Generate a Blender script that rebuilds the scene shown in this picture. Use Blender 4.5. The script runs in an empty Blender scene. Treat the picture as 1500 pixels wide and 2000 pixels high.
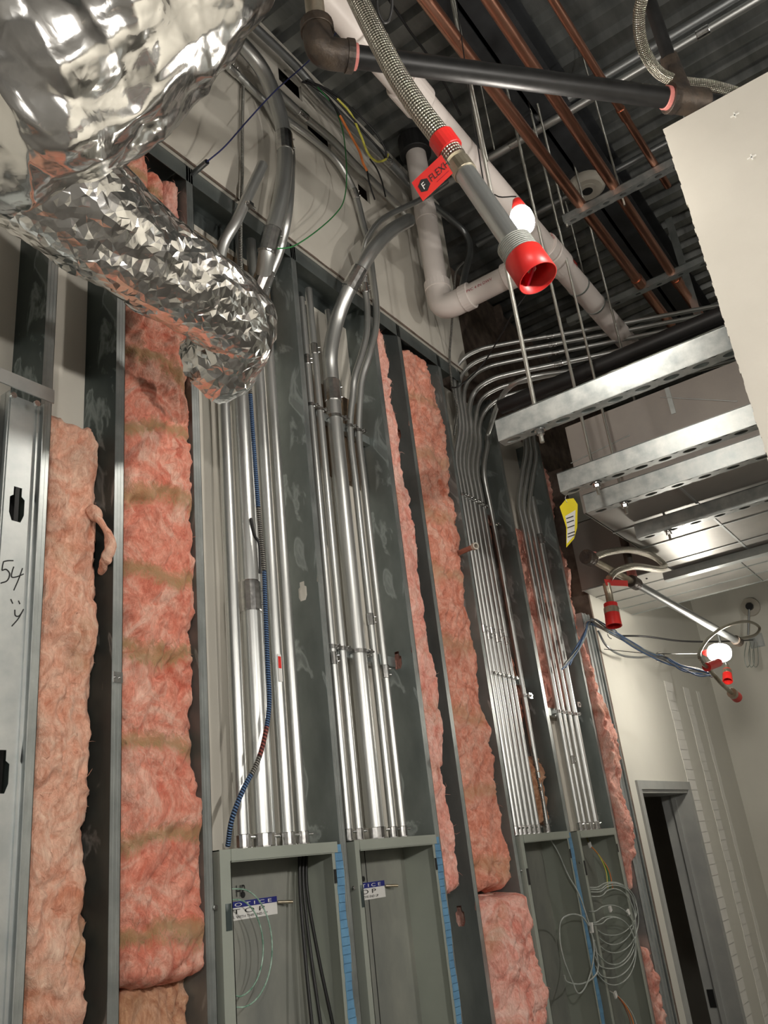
import bpy, bmesh, math, random
import numpy as np
from mathutils import Vector, Matrix
C = bpy.context.scene.collection
random.seed(4)
PI = math.pi
# ------------------------------------------------------------------ camera, world, lights, exposure
# Every coordinate below is relative to the camera's foot point: x runs along the framed wall,
# y towards it, z is measured from eye height (H above the floor).
H = 1.8
FPX, PITCH, ROLL, YAW = 1660.0, math.radians(22.6), math.radians(-6.8), math.radians(57.1)
FWD = Vector((math.sin(YAW)*math.cos(PITCH), math.cos(YAW)*math.cos(PITCH), math.sin(PITCH)))
_r0 = Vector((math.cos(YAW), -math.sin(YAW), 0)); _u0 = _r0.cross(FWD)
RGT = _r0*math.cos(ROLL) + _u0*math.sin(ROLL); UPV = _u0*math.cos(ROLL) - _r0*math.sin(ROLL)
cam = bpy.data.cameras.new('camera'); cam_o = bpy.data.objects.new('camera', cam); C.objects.link(cam_o)
cam.sensor_fit = 'VERTICAL'; cam.sensor_height = 36.0; cam.lens = FPX/2000*36.0; cam.clip_start = .02
m = Matrix((RGT, UPV, -FWD)).transposed().to_4x4(); m.translation = Vector((0, 0, H)); cam_o.matrix_world = m
bpy.context.scene.camera = cam_o
w = bpy.data.worlds.new('world'); bpy.context.scene.world = w; w.use_nodes = True
w.node_tree.nodes['Background'].inputs[0].default_value = (.75, .8, .9, 1)
w.node_tree.nodes['Background'].inputs[1].default_value = .02
vs = bpy.context.scene.view_settings
vs.view_transform = 'Standard'; vs.look = 'None'; vs.gamma = 1; vs.use_curve_mapping = False
vs.exposure = 0.22
BULB_MAIN, BULB_FAR, BULB_ROOM = 270.0, 150.0, 1150.0      # strengths of the temporary work lights
ROOM_BULBS = [(.95, -.95, .75), (-1.1, -1.1, .85), (2.8, -2.3, 1.0)]  # first two follow the cast shadows; the third is an added, unseen fill bulb
bpy.context.scene.cycles.max_bounces = 8; bpy.context.scene.cycles.sample_clamp_indirect = 6

def ray(px, py): return FWD*FPX + RGT*(px-750) - UPV*(py-1000)
def at(px, py, y=None, z=None, x=None, d=None):
    """world point (eye-relative) seen at a photo pixel, on a plane of known depth, height or station"""
    k = d; d = ray(px, py)
    if k is not None: return d*(k/FPX)
    if y is not None: return d*(y/d.y)
    if z is not None: return d*(z/d.z)
    return d*(x/d.x)

# ------------------------------------------------------------------ noise
def _h(ix, iy, iz, s):
    n = (ix*374761393 + iy*668265263 + iz*2147483647 + s*1274126177) & 0xffffffff
    n = ((n ^ (n >> 13))*1274126177) & 0xffffffff
    return ((n ^ (n >> 16)) & 0xffff)/65535.0
def vnoise(P, s=0):
    P = np.asarray(P, float); i = np.floor(P).astype(np.int64); f = P-i; f = f*f*(3-2*f)
    r = 0
    for a in (0, 1):
        for b in (0, 1):
            for c in (0, 1):
                wt = (f[:, 0] if a else 1-f[:, 0])*(f[:, 1] if b else 1-f[:, 1])*(f[:, 2] if c else 1-f[:, 2])
                r = r + wt*_h(i[:, 0]+a, i[:, 1]+b, i[:, 2]+c, s)
    return r*2-1
def fbm(P, o=4, s=0):
    P = np.asarray(P, float); r = 0; a = 1
    for k in range(o): r = r + a*vnoise(P*2**k, s+k); a *= .5
    return r
def crumple(P, s=0, n=5, f0=7.0):
    """sum of folded planes: sharp creases between flat facets"""
    rs = np.random.RandomState(s); r = 0; a = 1.0; P = np.asarray(P, float)
    Q = P + .07*np.stack([fbm(P*4, 2, s+11), fbm(P*4, 2, s+12), fbm(P*4, 2, s+13)], 1)
    for k in range(n):
        d = rs.normal(size=3); d /= np.linalg.norm(d)
        t = Q@d*f0*(1.45**k) + rs.rand()*9 + .8*vnoise(Q*3.0, s+k)
        r = r + a*(np.abs((t % 2)-1)-.5)*2; a *= .74
    return r

# ------------------------------------------------------------------ materials
MATS = {}
def pm(name, c1, c2=None, metal=0.0, rough=.5, sc=6.0, st=(1, 1, 1), bump=0.0, bsc=40.0, lo=.35, hi=.65, rv=0.0, detail=6, spec=.5, uv=False):
    m = bpy.data.materials.new(name); m.use_nodes = True; nt = m.node_tree; N = nt.nodes; L = nt.links
    b = N['Principled BSDF']; b.inputs['Metallic'].default_value = metal; b.inputs['Roughness'].default_value = rough
    b.inputs['Specular IOR Level'].default_value = spec
    tc = N.new('ShaderNodeTexCoord'); mp = N.new('ShaderNodeMapping'); mp.inputs['Scale'].default_value = st
    L.new(tc.outputs['UV' if uv else 'Object'], mp.inputs[0])
    nz = N.new('ShaderNodeTexNoise'); nz.inputs['Scale'].default_value = sc; nz.inputs['Detail'].default_value = detail
    nz.inputs['Roughness'].default_value = .6; L.new(mp.outputs[0], nz.inputs['Vector'])
    r = N.new('ShaderNodeValToRGB'); c2 = c2 or tuple(v*.8 for v in c1)
    r.color_ramp.elements[0].position = lo; r.color_ramp.elements[1].position = hi
    r.color_ramp.elements[0].color = (*c2, 1); r.color_ramp.elements[1].color = (*c1, 1)
    L.new(nz.outputs[0], r.inputs[0]); L.new(r.outputs[0], b.inputs['Base Color'])
    if rv:
        mr = N.new('ShaderNodeMapRange'); mr.inputs[3].default_value = max(0, rough-rv); mr.inputs[4].default_value = rough+rv
        L.new(nz.outputs[0], mr.inputs[0]); L.new(mr.outputs[0], b.inputs['Roughness'])
    if bump:
        n2 = N.new('ShaderNodeTexNoise'); n2.inputs['Scale'].default_value = bsc; n2.inputs['Detail'].default_value = 6
        L.new(mp.outputs[0], n2.inputs['Vector'])
        bp = N.new('ShaderNodeBump'); bp.inputs['Strength'].default_value = bump; bp.inputs['Distance'].default_value = .01
        L.new(n2.outputs[0], bp.inputs['Height']); L.new(bp.outputs[0], b.inputs['Normal'])
    MATS[name] = m; return m
def mnode(m, kind, **kw):
    n = m.node_tree.nodes.new(kind)
    for k, v in kw.items(): setattr(n, k, v)
    return n
def mmath(m, op, a, b=None):
    n = mnode(m, 'ShaderNodeMath', operation=op)
    for i, v in enumerate((a, b)):
        if v is None: continue
        if isinstance(v, (int, float)): n.inputs[i].default_value = v
        else: m.node_tree.links.new(v, n.inputs[i])
    return n.outputs[0]

galv = pm('galvanised steel', (.50, .53, .52), (.36, .39, .385), .85, .40, 9, bump=.05, bsc=30, rv=.08)
galv_bright = pm('bright galvanised steel', (.54, .56, .55), (.44, .47, .47), .8, .44, 14, bump=.03, bsc=25, rv=.06)
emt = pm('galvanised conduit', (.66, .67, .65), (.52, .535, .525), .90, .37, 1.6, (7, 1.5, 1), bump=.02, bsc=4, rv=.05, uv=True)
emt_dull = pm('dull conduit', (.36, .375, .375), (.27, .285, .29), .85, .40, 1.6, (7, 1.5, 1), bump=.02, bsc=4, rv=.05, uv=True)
zinc = pm('zinc fitting', (.72, .72, .70), (.5, .5, .5), 1, .22, 60, rv=.1)
steel_dark = pm('shade-toned stud web', (.20, .225, .22), (.13, .15, .148), .65, .48, 5, (1, 1, .5), bump=.05, rv=.06)  # galvanised steel whose shade under grazing light is put into the colour
def blotchy(name, base, spot, thr=.63):
    m = pm(name, base[0], base[1], .6, .45, 5, (1, 1, .6), bump=.04, rv=.06); nt = m.node_tree; b = nt.nodes['Principled BSDF']
    tc = nt.nodes['Texture Coordinate']; mp = mnode(m, 'ShaderNodeMapping'); mp.inputs['Scale'].default_value = (8, 10, 4.4)
    nt.links.new(tc.outputs['Object'], mp.inputs[0])
    n = mnode(m, 'ShaderNodeTexNoise'); n.inputs['Scale'].default_value = 1.0; n.inputs['Detail'].default_value = 7; n.inputs['Distortion'].default_value = .9
    nt.links.new(mp.outputs[0], n.inputs['Vector'])
    r = mnode(m, 'ShaderNodeValToRGB'); e = r.color_ramp.elements; e[0].position = thr-.05; e[0].color = (0, 0, 0, 1); e[1].position = thr; e[1].color = (.8, .8, .8, 1)
    k = e.new(thr+.05); k.color = (.25, .25, .25, 1)
    nt.links.new(n.outputs[0], r.inputs[0])
    mx = mnode(m, 'ShaderNodeMixRGB'); nt.links.new(r.outputs[0], mx.inputs[0])
    old = b.inputs['Base Color'].links[0].from_socket; nt.links.new(old, mx.inputs[1]); mx.inputs[2].default_value = (*spot, 1)
    nt.links.new(mx.outputs[0], b.inputs['Base Color'])
    return m
web_mat = blotchy('shade-toned stud steel with white oxide blotches', ((.25, .28, .27), (.17, .195, .19)), (.46, .51, .51), .615)  # base darkened to paint in the web's shade; the oxide is real
web_dark = blotchy('shade-toned dark stud steel with oxide streaks', ((.085, .11, .105), (.05, .068, .07)), (.30, .35, .35), .59)  # deeper painted shade of the same galvanised steel, with real oxide
drywall = pm('gypsum board paper', (.62, .59, .52), (.57, .54, .475), 0, .75, 3, bump=.03, bsc=80)
drywall_w = pm('white primed board', (.68, .67, .60), (.64, .63, .565), 0, .65, 2, bump=.02, bsc=60)
drywall_d = pm('brown board edge and shaded cavity', (.20, .15, .12), (.10, .075, .06), 0, .9, 12)
mud = pm('joint compound', (.88, .87, .82), (.82, .81, .75), 0, .6, 6)
concrete = pm('concrete', (.26, .25, .235), (.17, .165, .155), 0, .85, 3, bump=.1)
deck_m = pm('steel deck', (.30, .31, .30), (.17, .18, .175), .75, .42, 2.2, (.6, 3, 1), bump=.04, rv=.08)
black_beam = pm('dark primed joist', (.045, .048, .052), (.025, .027, .03), .2, .6, 6, bump=.05)
black_pipe = pm('black steel pipe', (.016, .016, .016), (.009, .009, .009), .1, .45, 20, bump=.05, rv=.08)
cast = pm('cast iron fitting', (.10, .075, .055), (.045, .038, .034), .4, .5, 20, bump=.3, bsc=60)
nipple = pm('dirty steel nipple', (.62, .57, .46), (.36, .31, .22), .8, .35, 14, rv=.1, bump=.1)
rubber = pm('black rubber', (.015, .015, .016), (.01, .01, .01), 0, .5, 10)
copper = pm('copper', (.72, .38, .27), (.50, .23, .15), 1, .30, 1.6, (4, 1.5, 1), rv=.06, uv=True)
pvc = pm('pvc', (.74, .68, .64), (.69, .63, .59), 0, .38, 4, bump=.02)
red = pm('red plastic', (.75, .035, .025), (.62, .02, .02), 0, .38, 9)
red_in = pm('red plastic inside', (.45, .0, .03), (.35, .0, .03), 0, .6, 9)
orange = pm('orange jacket', (.85, .28, .08), (.7, .2, .05), 0, .45, 9)
yellow = pm('yellow jacket', (.72, .66, .12), (.5, .47, .08), 0, .45, 40, st=(1, 1, 1))
green = pm('green jacket', (.03, .22, .06), (.02, .15, .04), 0, .35, 9)
navy = pm('navy jacket', (.035, .04, .13), (.02, .025, .09), 0, .4, 9)
blue_c = pm('blue cable jacket', (.16, .28, .50), (.10, .17, .32), 0, .4, 30)
greywire = pm('pale wire', (.50, .53, .50), (.30, .34, .31), 0, .35, 20)
greenwire = pm('pale green wire', (.40, .56, .46), (.10, .22, .15), 0, .35, 60)
boxgreen = pm('grey green enamel', (.38, .41, .36), (.34, .37, .325), .3, .42, 4, bump=.02)
boxin = pm('box back panel', (.42, .42, .37), (.25, .265, .245), .5, .5, 3.5, (1, 1, .5), lo=.3, hi=.62)
tape = pm('blue tape', (.13, .30, .47), (.09, .22, .37), 0, .7, 20, bump=.1)
white = pm('white sticker', (.80, .79, .76), (.74, .73, .70), 0, .5, 5)
ink = pm('black ink', (.015, .015, .015), (.01, .01, .01), 0, .6, 5)
navyink = pm('blue print', (.02, .03, .22), (.015, .02, .17), 0, .5, 5)
yel = pm('yellow card', (.85, .70, .02), (.8, .65, .02), 0, .5, 5)
beige = pm('beige disc', (.52, .49, .42), (.42, .39, .33), 0, .6, 5)
frame_grey = pm('door frame primer', (.42, .43, .41), (.36, .37, .36), .1, .5, 6)
door_dark = pm('dark door leaf', (.10, .095, .085), (.08, .075, .065), 0, .5, 6)
duct_m = pm('duct sheet metal', (.44, .43, .40), (.35, .345, .325), .55, .48, 2.5, bump=.03, rv=.08)
duct_side = pm('dull duct wrap', (.34, .31, .28), (.28, .255, .235), .2, .5, 3, bump=.03)
strut_m = pm('strut channel steel', (.55, .57, .55), (.34, .37, .37), .72, .44, 16, (1, 1, 1), bump=.04, rv=.08)
wood = pm('raw blocking', (.20, .14, .085), (.14, .095, .06), 0, .7, 4, (1, 1, 8))
clear = pm('milky clear plastic', (.62, .64, .60), (.5, .52, .5), .1, .15, 10)
foil = pm('aluminium foil facing', (.84, .84, .82), (.76, .76, .74), 1, .17, 12, rv=.06)
# foil: fine crinkle relief
nt = foil.node_tree; bz = nt.nodes['Principled BSDF']; tc = nt.nodes['Texture Coordinate']
nz = mnode(foil, 'ShaderNodeTexNoise'); nz.inputs['Scale'].default_value = 6; nz.inputs['Detail'].default_value = 3
mx = mnode(foil, 'ShaderNodeMixRGB'); mx.inputs[0].default_value = .12; nt.links.new(tc.outputs['Object'], nz.inputs['Vector'])
nt.links.new(tc.outputs['Object'], mx.inputs[1]); nt.links.new(nz.outputs['Color'], mx.inputs[2])
v1 = mnode(foil, 'ShaderNodeTexVoronoi'); v1.feature = 'F1'; v1.inputs['Scale'].default_value = 26; nt.links.new(mx.outputs[0], v1.inputs['Vector'])
v2 = mnode(foil, 'ShaderNodeTexVoronoi'); v2.feature = 'F1'; v2.inputs['Scale'].default_value = 62; nt.links.new(mx.outputs[0], v2.inputs['Vector'])
s = mmath(foil, 'ADD', v1.outputs['Distance'], mmath(foil, 'MULTIPLY', v2.outputs['Distance'], .4))
bp = mnode(foil, 'ShaderNodeBump'); bp.inputs['Strength'].default_value = .22; bp.inputs['Distance'].default_value = .005
nt.links.new(s, bp.inputs['Height']); nt.links.new(bp.outputs[0], bz.inputs['Normal'])

def pinkmat(name, c_hi, c_mid, c_lo, band=0.0, period=.235, phase=0.0):
    m = bpy.data.materials.new(name); m.use_nodes = True; nt = m.node_tree; L = nt.links; b = nt.nodes['Principled BSDF']
    b.inputs['Roughness'].default_value = .95; b.inputs['Specular IOR Level'].default_value = .15
    b.inputs['Sheen Weight'].default_value = .2; b.inputs['Sheen Roughness'].default_value = .6
    b.inputs['Sheen Tint'].default_value = (1, .75, .7, 1)
    tc = mnode(m, 'ShaderNodeTexCoord')
    n = mnode(m, 'ShaderNodeTexNoise'); n.inputs['Scale'].default_value = 9; n.inputs['Detail'].default_value = 9; n.inputs['Roughness'].default_value = .68; n.inputs['Distortion'].default_value = 1.6
    L.new(tc.outputs['Object'], n.inputs['Vector'])
    r = mnode(m, 'ShaderNodeValToRGB'); e = r.color_ramp.elements
    e[0].position = .345; e[0].color = (*c_lo, 1); e[1].position = .64; e[1].color = (*c_hi, 1); k = e.new(.48); k.color = (*c_mid, 1)
    L.new(n.outputs[0], r.inputs[0]); col = r.outputs[0]
    # fibres: stretched distorted noise
    mp = mnode(m, 'ShaderNodeMapping'); mp.inputs['Scale'].default_value = (1, 1, .45); L.new(tc.outputs['Object'], mp.inputs[0])
    n3 = mnode(m, 'ShaderNodeTexNoise'); n3.inputs['Scale'].default_value = 42; n3.inputs['Detail'].default_value = 8; n3.inputs['Roughness'].default_value = .75; n3.inputs['Distortion'].default_value = 2.5
    L.new(mp.outputs[0], n3.inputs['Vector'])
    r3 = mnode(m, 'ShaderNodeValToRGB'); r3.color_ramp.elements[0].position = .35; r3.color_ramp.elements[1].position = .68
    r3.color_ramp.elements[0].color = (.74, .62, .56, 1); r3.color_ramp.elements[1].color = (1.12, 1.2, 1.2, 1); L.new(n3.outputs[0], r3.inputs[0])
    mu = mnode(m, 'ShaderNodeMixRGB', blend_type='MULTIPLY'); mu.inputs[0].default_value = 1; L.new(col, mu.inputs[1]); L.new(r3.outputs[0], mu.inputs[2]); col = mu.outputs[0]
    # tan discoloured patches
    n4 = mnode(m, 'ShaderNodeTexNoise'); n4.inputs['Scale'].default_value = 5.0; n4.inputs['Detail'].default_value = 5; L.new(tc.outputs['Object'], n4.inputs['Vector'])
    if band:
        sp = mnode(m, 'ShaderNodeSeparateXYZ'); L.new(tc.outputs['Object'], sp.inputs[0])
        z = mmath(m, 'ADD', sp.outputs[2], mmath(m, 'MULTIPLY', mmath(m, 'ADD', mmath(m, 'SUBTRACT', n4.outputs[0], .5), mmath(m, 'MULTIPLY', mmath(m, 'SUBTRACT', n3.outputs[0], .5), .35)), .24))
        t = mmath(m, 'ABSOLUTE', mmath(m, 'SUBTRACT', mmath(m, 'FRACT', mmath(m, 'ADD', mmath(m, 'DIVIDE', z, period), phase)), .5))
        mr = mnode(m, 'ShaderNodeMapRange'); mr.inputs[1].default_value = .15; mr.inputs[2].default_value = .03; mr.inputs[3].default_value = 0; mr.inputs[4].default_value = band
        L.new(t, mr.inputs[0])
        f = mmath(m, 'MULTIPLY', mr.outputs[0], mmath(m, 'MULTIPLY', n3.outputs[0], 1.7))
    else:
        mr = mnode(m, 'ShaderNodeMapRange'); mr.inputs[1].default_value = .55; mr.inputs[2].default_value = .72; mr.inputs[3].default_value = 0; mr.inputs[4].default_value = .45
        L.new(n4.outputs[0], mr.inputs[0]); f = mr.outputs[0]
    mm = mnode(m, 'ShaderNodeMixRGB'); L.new(f, mm.inputs[0]); L.new(col, mm.inputs[1]); mm.inputs[2].default_value = (.40, .27, .12, 1)
    L.new(mm.outputs[0], b.inputs['Base Color'])
    bp = mnode(m, 'ShaderNodeBump'); bp.inputs['Strength'].default_value = .55; bp.inputs['Distance'].default_value = .012
    L.new(n3.outputs[0], bp.inputs['Height']); bp2 = mnode(m, 'ShaderNodeBump'); bp2.inputs['Strength'].default_value = .5; bp2.inputs['Distance'].default_value = .03
    L.new(n.outputs[0], bp2.inputs['Height']); L.new(bp2.outputs[0], bp.inputs['Normal']); L.new(bp.outputs[0], b.inputs['Normal'])
    return m
pink_pale = pinkmat('pale glass wool', (1.0, .70, .55), (.94, .52, .38), (.78, .32, .20))
pink_band = pinkmat('banded glass wool', (1.0, .62, .50), (.92, .37, .27), (.78, .20, .13), band=.9)
pink_rose = pinkmat('rose glass wool', (1.0, .66, .58), (.94, .47, .39), (.80, .28, .22))
pink_rust = pinkmat('rusty glass wool', (.96, .56, .44), (.86, .36, .26), (.64, .19, .11), band=.5, period=.31, phase=.2)
pink_tan = pinkmat('tan glass wool', (.84, .54, .38), (.70, .38, .23), (.48, .20, .11))

def uvmat(name, c1, c2, fu, fv, metal, rough, bump, mode):
    """mode 'braid': crossing diagonals; 'rings': bands along the length"""
    m = bpy.data.materials.new(name); m.use_nodes = True; nt = m.node_tree; L = nt.links; b = nt.nodes['Principled BSDF']
    b.inputs['Metallic'].default_value = metal; b.inputs['Roughness'].default_value = rough
    uv = mnode(m, 'ShaderNodeTexCoord'); sp = mnode(m, 'ShaderNodeSeparateXYZ'); L.new(uv.outputs['UV'], sp.inputs[0])
    if mode == 'braid':
        a = mmath(m, 'MULTIPLY', sp.outputs[0], fu*2*PI); c = mmath(m, 'MULTIPLY', sp.outputs[1], fv*2*PI)
        s1 = mmath(m, 'SINE', mmath(m, 'ADD', a, c)); s2 = mmath(m, 'SINE', mmath(m, 'SUBTRACT', a, c)); h = mmath(m, 'MULTIPLY', s1, s2)
    else:
        h = mmath(m, 'SINE', mmath(m, 'ADD', mmath(m, 'MULTIPLY', sp.outputs[1], fv*2*PI), mmath(m, 'MULTIPLY', sp.outputs[0], 2*PI)))
    r = mnode(m, 'ShaderNodeMapRange'); r.inputs[1].default_value = -.7; r.inputs[2].default_value = .5; L.new(h, r.inputs[0])
    mx = mnode(m, 'ShaderNodeMixRGB'); L.new(r.outputs[0], mx.inputs[0]); mx.inputs[1].default_value = (*c2, 1); mx.inputs[2].default_value = (*c1, 1)
    L.new(mx.outputs[0], b.inputs['Base Color'])
    bp = mnode(m, 'ShaderNodeBump'); bp.inputs['Strength'].default_value = bump; bp.inputs['Distance'].default_value = .002
    L.new(h, bp.inputs['Height']); L.new(bp.outputs[0], b.inputs['Normal']); return m
braid = uvmat('stainless braid', (.70, .66, .56), (.15, .14, .11), 11, 85, .95, .30, .9, 'braid')
mc_blue = uvmat('blue armoured cable', (.13, .24, .44), (.01, .015, .04), 1, 130, .3, .4, .8, 'rings')
mc_grey = uvmat('bare armoured cable', (.45, .44, .40), (.05, .05, .05), 1, 130, .7, .4, .8, 'rings')
mc_red = uvmat('red marked armoured cable', (.40, .12, .10), (.06, .03, .03), 1, 90, .5, .4, .8, 'rings')
rod_m = uvmat('threaded zinc rod', (.72, .72, .66), (.38, .38, .34), 1, 420, .9, .32, .5, 'rings')
thread_m = uvmat('clear threaded ring', (.60, .62, .58), (.42, .44, .40), 1, 260, .1, .3, .8, 'rings')

def emis(name, col, s):
    m = bpy.data.materials.new(name); m.use_nodes = True; b = m.node_tree.nodes['Principled BSDF']
    b.inputs['Base Color'].default_value = (1, 1, 1, 1); b.inputs['Emission Color'].default_value = (*col, 1); b.inputs['Emission Strength'].default_value = s; return m
glow_main = emis('lit bulb', (1, .93, .84), BULB_MAIN); glow_far = emis('lit far bulb', (1, .93, .82), BULB_FAR); glow_room = emis('lit room bulb', (1, .95, .88), BULB_ROOM)

# ------------------------------------------------------------------ builders
def tag(o, label=None, cat=None, group=None, kind=None):
    if label: o['label'] = label
    if cat: o['category'] = cat
    if group: o['group'] = group
    if kind: o['kind'] = kind
    return o
def thing(name, loc, label, cat, group=None):
    o = bpy.data.objects.new(name, None); C.objects.link(o); o.empty_display_size = .1
    o.location = Vector(loc) + Vector((0, 0, H)); tag(o, label, cat, group); return o
def wl(o):
    v = Vector((0, 0, 0))
    while o: v += o.location; o = o.parent
    return v
class MB:
    def __init__(s): s.v = []; s.f = []; s.uv = []; s.sm = []
    def add(s, vs, fs, uvs=None, smooth=False):
        n = len(s.v); s.v += [tuple(p) for p in vs]; s.f += [tuple(i+n for i in f) for f in fs]
        s.uv += uvs if uvs else [None]*len(fs); s.sm += [smooth]*len(fs); return s
    def box(s, a, b, x=None, y=None, z=None):
        """axis box from corner a to corner b, or centred at a with half size b along given axes"""
        if x is None:
            x0, y0, z0 = a; x1, y1, z1 = b
            P = [(x0, y0, z0), (x1, y0, z0), (x1, y1, z0), (x0, y1, z0), (x0, y0, z1), (x1, y0, z1), (x1, y1, z1), (x0, y1, z1)]
        else:
            a = Vector(a); x = Vector(x)*b[0]; y = Vector(y)*b[1]; z = Vector(z)*b[2]
            P = [a-x-y-z, a+x-y-z, a+x+y-z, a-x+y-z, a-x-y+z, a+x-y+z, a+x+y+z, a-x+y+z]
        return s.add(P, [(0, 3, 2, 1), (4, 5, 6, 7), (0, 1, 5, 4), (1, 2, 6, 5), (2, 3, 7, 6), (3, 0, 4, 7)])
    def tube(s, pts, r, seg=12, open0=False, open1=False, smooth=True, wall=.0):
        P = [Vector(p) for p in pts]; n = len(P); R = r if isinstance(r, (list, tuple)) else [r]*n
        T = []
        for i in range(n):
            t = (P[min(i+1, n-1)]-P[max(i-1, 0)]); T.append(t.normalized() if t.length > 1e-9 else Vector((0, 0, 1)))
        u = T[0].orthogonal().normalized(); vs = []; L = 0; LL = [0]
        for i in range(n):
            if i: L += (P[i]-P[i-1]).length; LL.append(L); u = (u - T[i]*u.dot(T[i])).normalized()
            w_ = T[i].cross(u)
            for k in range(seg):
                a = 2*PI*k/seg; vs.append(P[i] + (u*math.cos(a)+w_*math.sin(a))*R[i])
        fs = []; uvs = []
        for i in range(n-1):
            for k in range(seg):
                k2 = (k+1) % seg; fs.append((i*seg+k, i*seg+k2, (i+1)*seg+k2, (i+1)*seg+k))
                uvs.append([(k/seg, LL[i]), ((k+1)/seg, LL[i]), ((k+1)/seg, LL[i+1]), (k/seg, LL[i+1])])
        s.add(vs, fs, uvs, smooth)
        for end, op in ((0, open0), (n-1, open1)):
            ring = vs[end*seg:(end+1)*seg]; c = P[end]; d = T[end]*(1 if end == 0 else -1)
            if op:
                k_ = wall or .86
                inner = [c+(p-c)*k_ for p in ring]; deep = [p+d*R[end]*3 for p in inner]
                V = ring+inner+deep; F = []
                for k in range(seg):
                    k2 = (k+1) % seg
                    for a, b in ((0, seg), (seg, 2*seg)):
                        q = (a+k, a+k2, b+k2, b+k); F.append(q[::-1] if end == n-1 else q)
                F.append(tuple(range(2*seg, 3*seg)) if end else tuple(range(3*seg-1, 2*seg-1, -1)))
                s.add(V, F)
            else: s.add(ring, [tuple(range(seg-1, -1, -1)) if end == 0 else tuple(range(seg))])
        return s
    def build(s, name, mat, parent=None, label=None, cat=None, group=None, kind=None, solid=0, shift=True):
        V = np.array(s.v, float); V[:, 2] += H
        if parent is not None: off = np.array(wl(parent))
        elif shift: off = np.array([(V[:, 0].min()+V[:, 0].max())/2, (V[:, 1].min()+V[:, 1].max())/2, V[:, 2].min()])
        else: off = np.zeros(3)
        me = bpy.data.meshes.new(name); me.from_pydata((V-off).tolist(), [], s.f); me.materials.append(mat)
        if any(u is not None for u in s.uv):
            l = me.uv_layers.new(name='UVMap'); flat = []
            for f, u in zip(s.f, s.uv):
                for i in range(len(f)): flat += (u[i] if u else (0, 0))
            l.data.foreach_set('uv', flat)
        me.polygons.foreach_set('use_smooth', s.sm); me.update()
        o = bpy.data.objects.new(name, me); C.objects.link(o)
        if parent is not None: o.parent = parent
        else: o.location = off
        if solid:
            md = o.modifiers.new('s', 'SOLIDIFY'); md.thickness = solid; md.offset = 0
        return tag(o, label, cat, group, kind)
def smooth(pts, n=8):
    """Catmull-Rom through the points"""
    P = [Vector(p) for p in pts]; Q = [P[0]*2-P[1]]+P+[P[-1]*2-P[-2]]; out = []
    for i in range(1, len(Q)-2):
        for k in range(n):
            t = k/n; a, b, c, d = Q[i-1:i+3]
            out.append(.5*((2*b)+(c-a)*t+(2*a-5*b+4*c-d)*t*t+(3*b-a-3*c+d)*t**3))
    return out+[P[-1]]
def grid_mesh(P, nu, nv, closed_u=False):
    F = []; 
    for j in range(nv-1):
        for i in range(nu if closed_u else nu-1):
            i2 = (i+1) % nu; F.append((j*nu+i, j*nu+i2, (j+1)*nu+i2, (j+1)*nu+i))
    return F
def quad_wall(name, kind_lbl, a, b, mat, **kw): return MB().box(a, b).build(name, mat, kind='structure', **kw)
def text_mesh(txt, size, origin, ex, ey, mat, parent, name='lettering', label=None, squash=1.0, depth=.0006):
    cu = bpy.data.curves.new('t', 'FONT'); cu.body = txt; cu.size = size; cu.extrude = 0.0; cu.space_character = 1.0
    o = bpy.data.objects.new('t', cu); C.objects.link(o); bpy.context.view_layer.update()
    me = o.to_mesh(); V = [tuple(v.co) for v in me.vertices]; F = [tuple(p.vertices) for p in me.polygons]
    o.to_mesh_clear(); bpy.data.objects.remove(o); bpy.data.curves.remove(cu)
    ex = Vector(ex).normalized(); ey = Vector(ey).normalized(); O = Vector(origin)
    mb = MB(); mb.add([O+ex*v[0]*squash+ey*v[1] for v in V], F); return mb.build(name, mat, parent, label=label)

# ------------------------------------------------------------------ room shell
YF, YB, DECK, ZP = 1.80, 1.95, 3.75, 2.50
ZFLOOR = -H
quad_wall('floor', '', (-3.2, -3.4, ZFLOOR-.1), (8.2, 3.2, ZFLOOR), concrete)
quad_wall('wall_back', '', (-1.2, YB, ZFLOOR), (4.96, YB+.016, ZP), drywall)      # gypsum board on the far side of the studs
quad_wall('wall_left', '', (-3.2, -3.4, ZFLOOR), (-3.1, 3.2, DECK), concrete)
quad_wall('wall_near', '', (-3.2, -3.5, ZFLOOR), (8.2, -3.4, DECK), concrete)
quad_wall('wall_end', '', (7.45, -3.4, ZFLOOR), (7.55, 3.2, DECK), drywall_w)
# wall with the doorway, beyond the framing
mb = MB()
DX0, DX1, DZ = 5.12, 6.08, .26
ZW = 2.2; mb.box((4.985, YF-.016, ZFLOOR), (DX0, YF, ZW)); mb.box((DX0, YF-.016, DZ), (DX1, YF, ZW)); mb.box((DX1, YF-.016, ZFLOOR), (7.45, YF, ZW))
wd = mb.build('wall_front', drywall_w, kind='structure')
for X0, X1 in ((6.12, 6.30), (6.56, 6.70), (6.90, 6.98)):
    b = MB(); n = 40
    for i in range(n):
        z0 = -1.7+i*(2.7 if X0 > 6 else 2.4)/n; b.box((X0+.006*math.sin(i*1.3), YF-.0185, z0), (X1+.006*math.cos(i*2.1), YF-.0158, z0+(2.7 if X0 > 6 else 2.4)/n+.002))
    if X0 > 6: b.build('taped_joint', mud, wd)
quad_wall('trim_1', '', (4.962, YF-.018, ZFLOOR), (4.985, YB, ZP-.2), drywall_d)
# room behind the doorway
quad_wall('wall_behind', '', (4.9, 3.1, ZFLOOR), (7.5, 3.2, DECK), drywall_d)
quad_wall('wall_side', '', (4.99, YB+.05, ZFLOOR), (5.03, 3.1, DECK), drywall_d)
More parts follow.
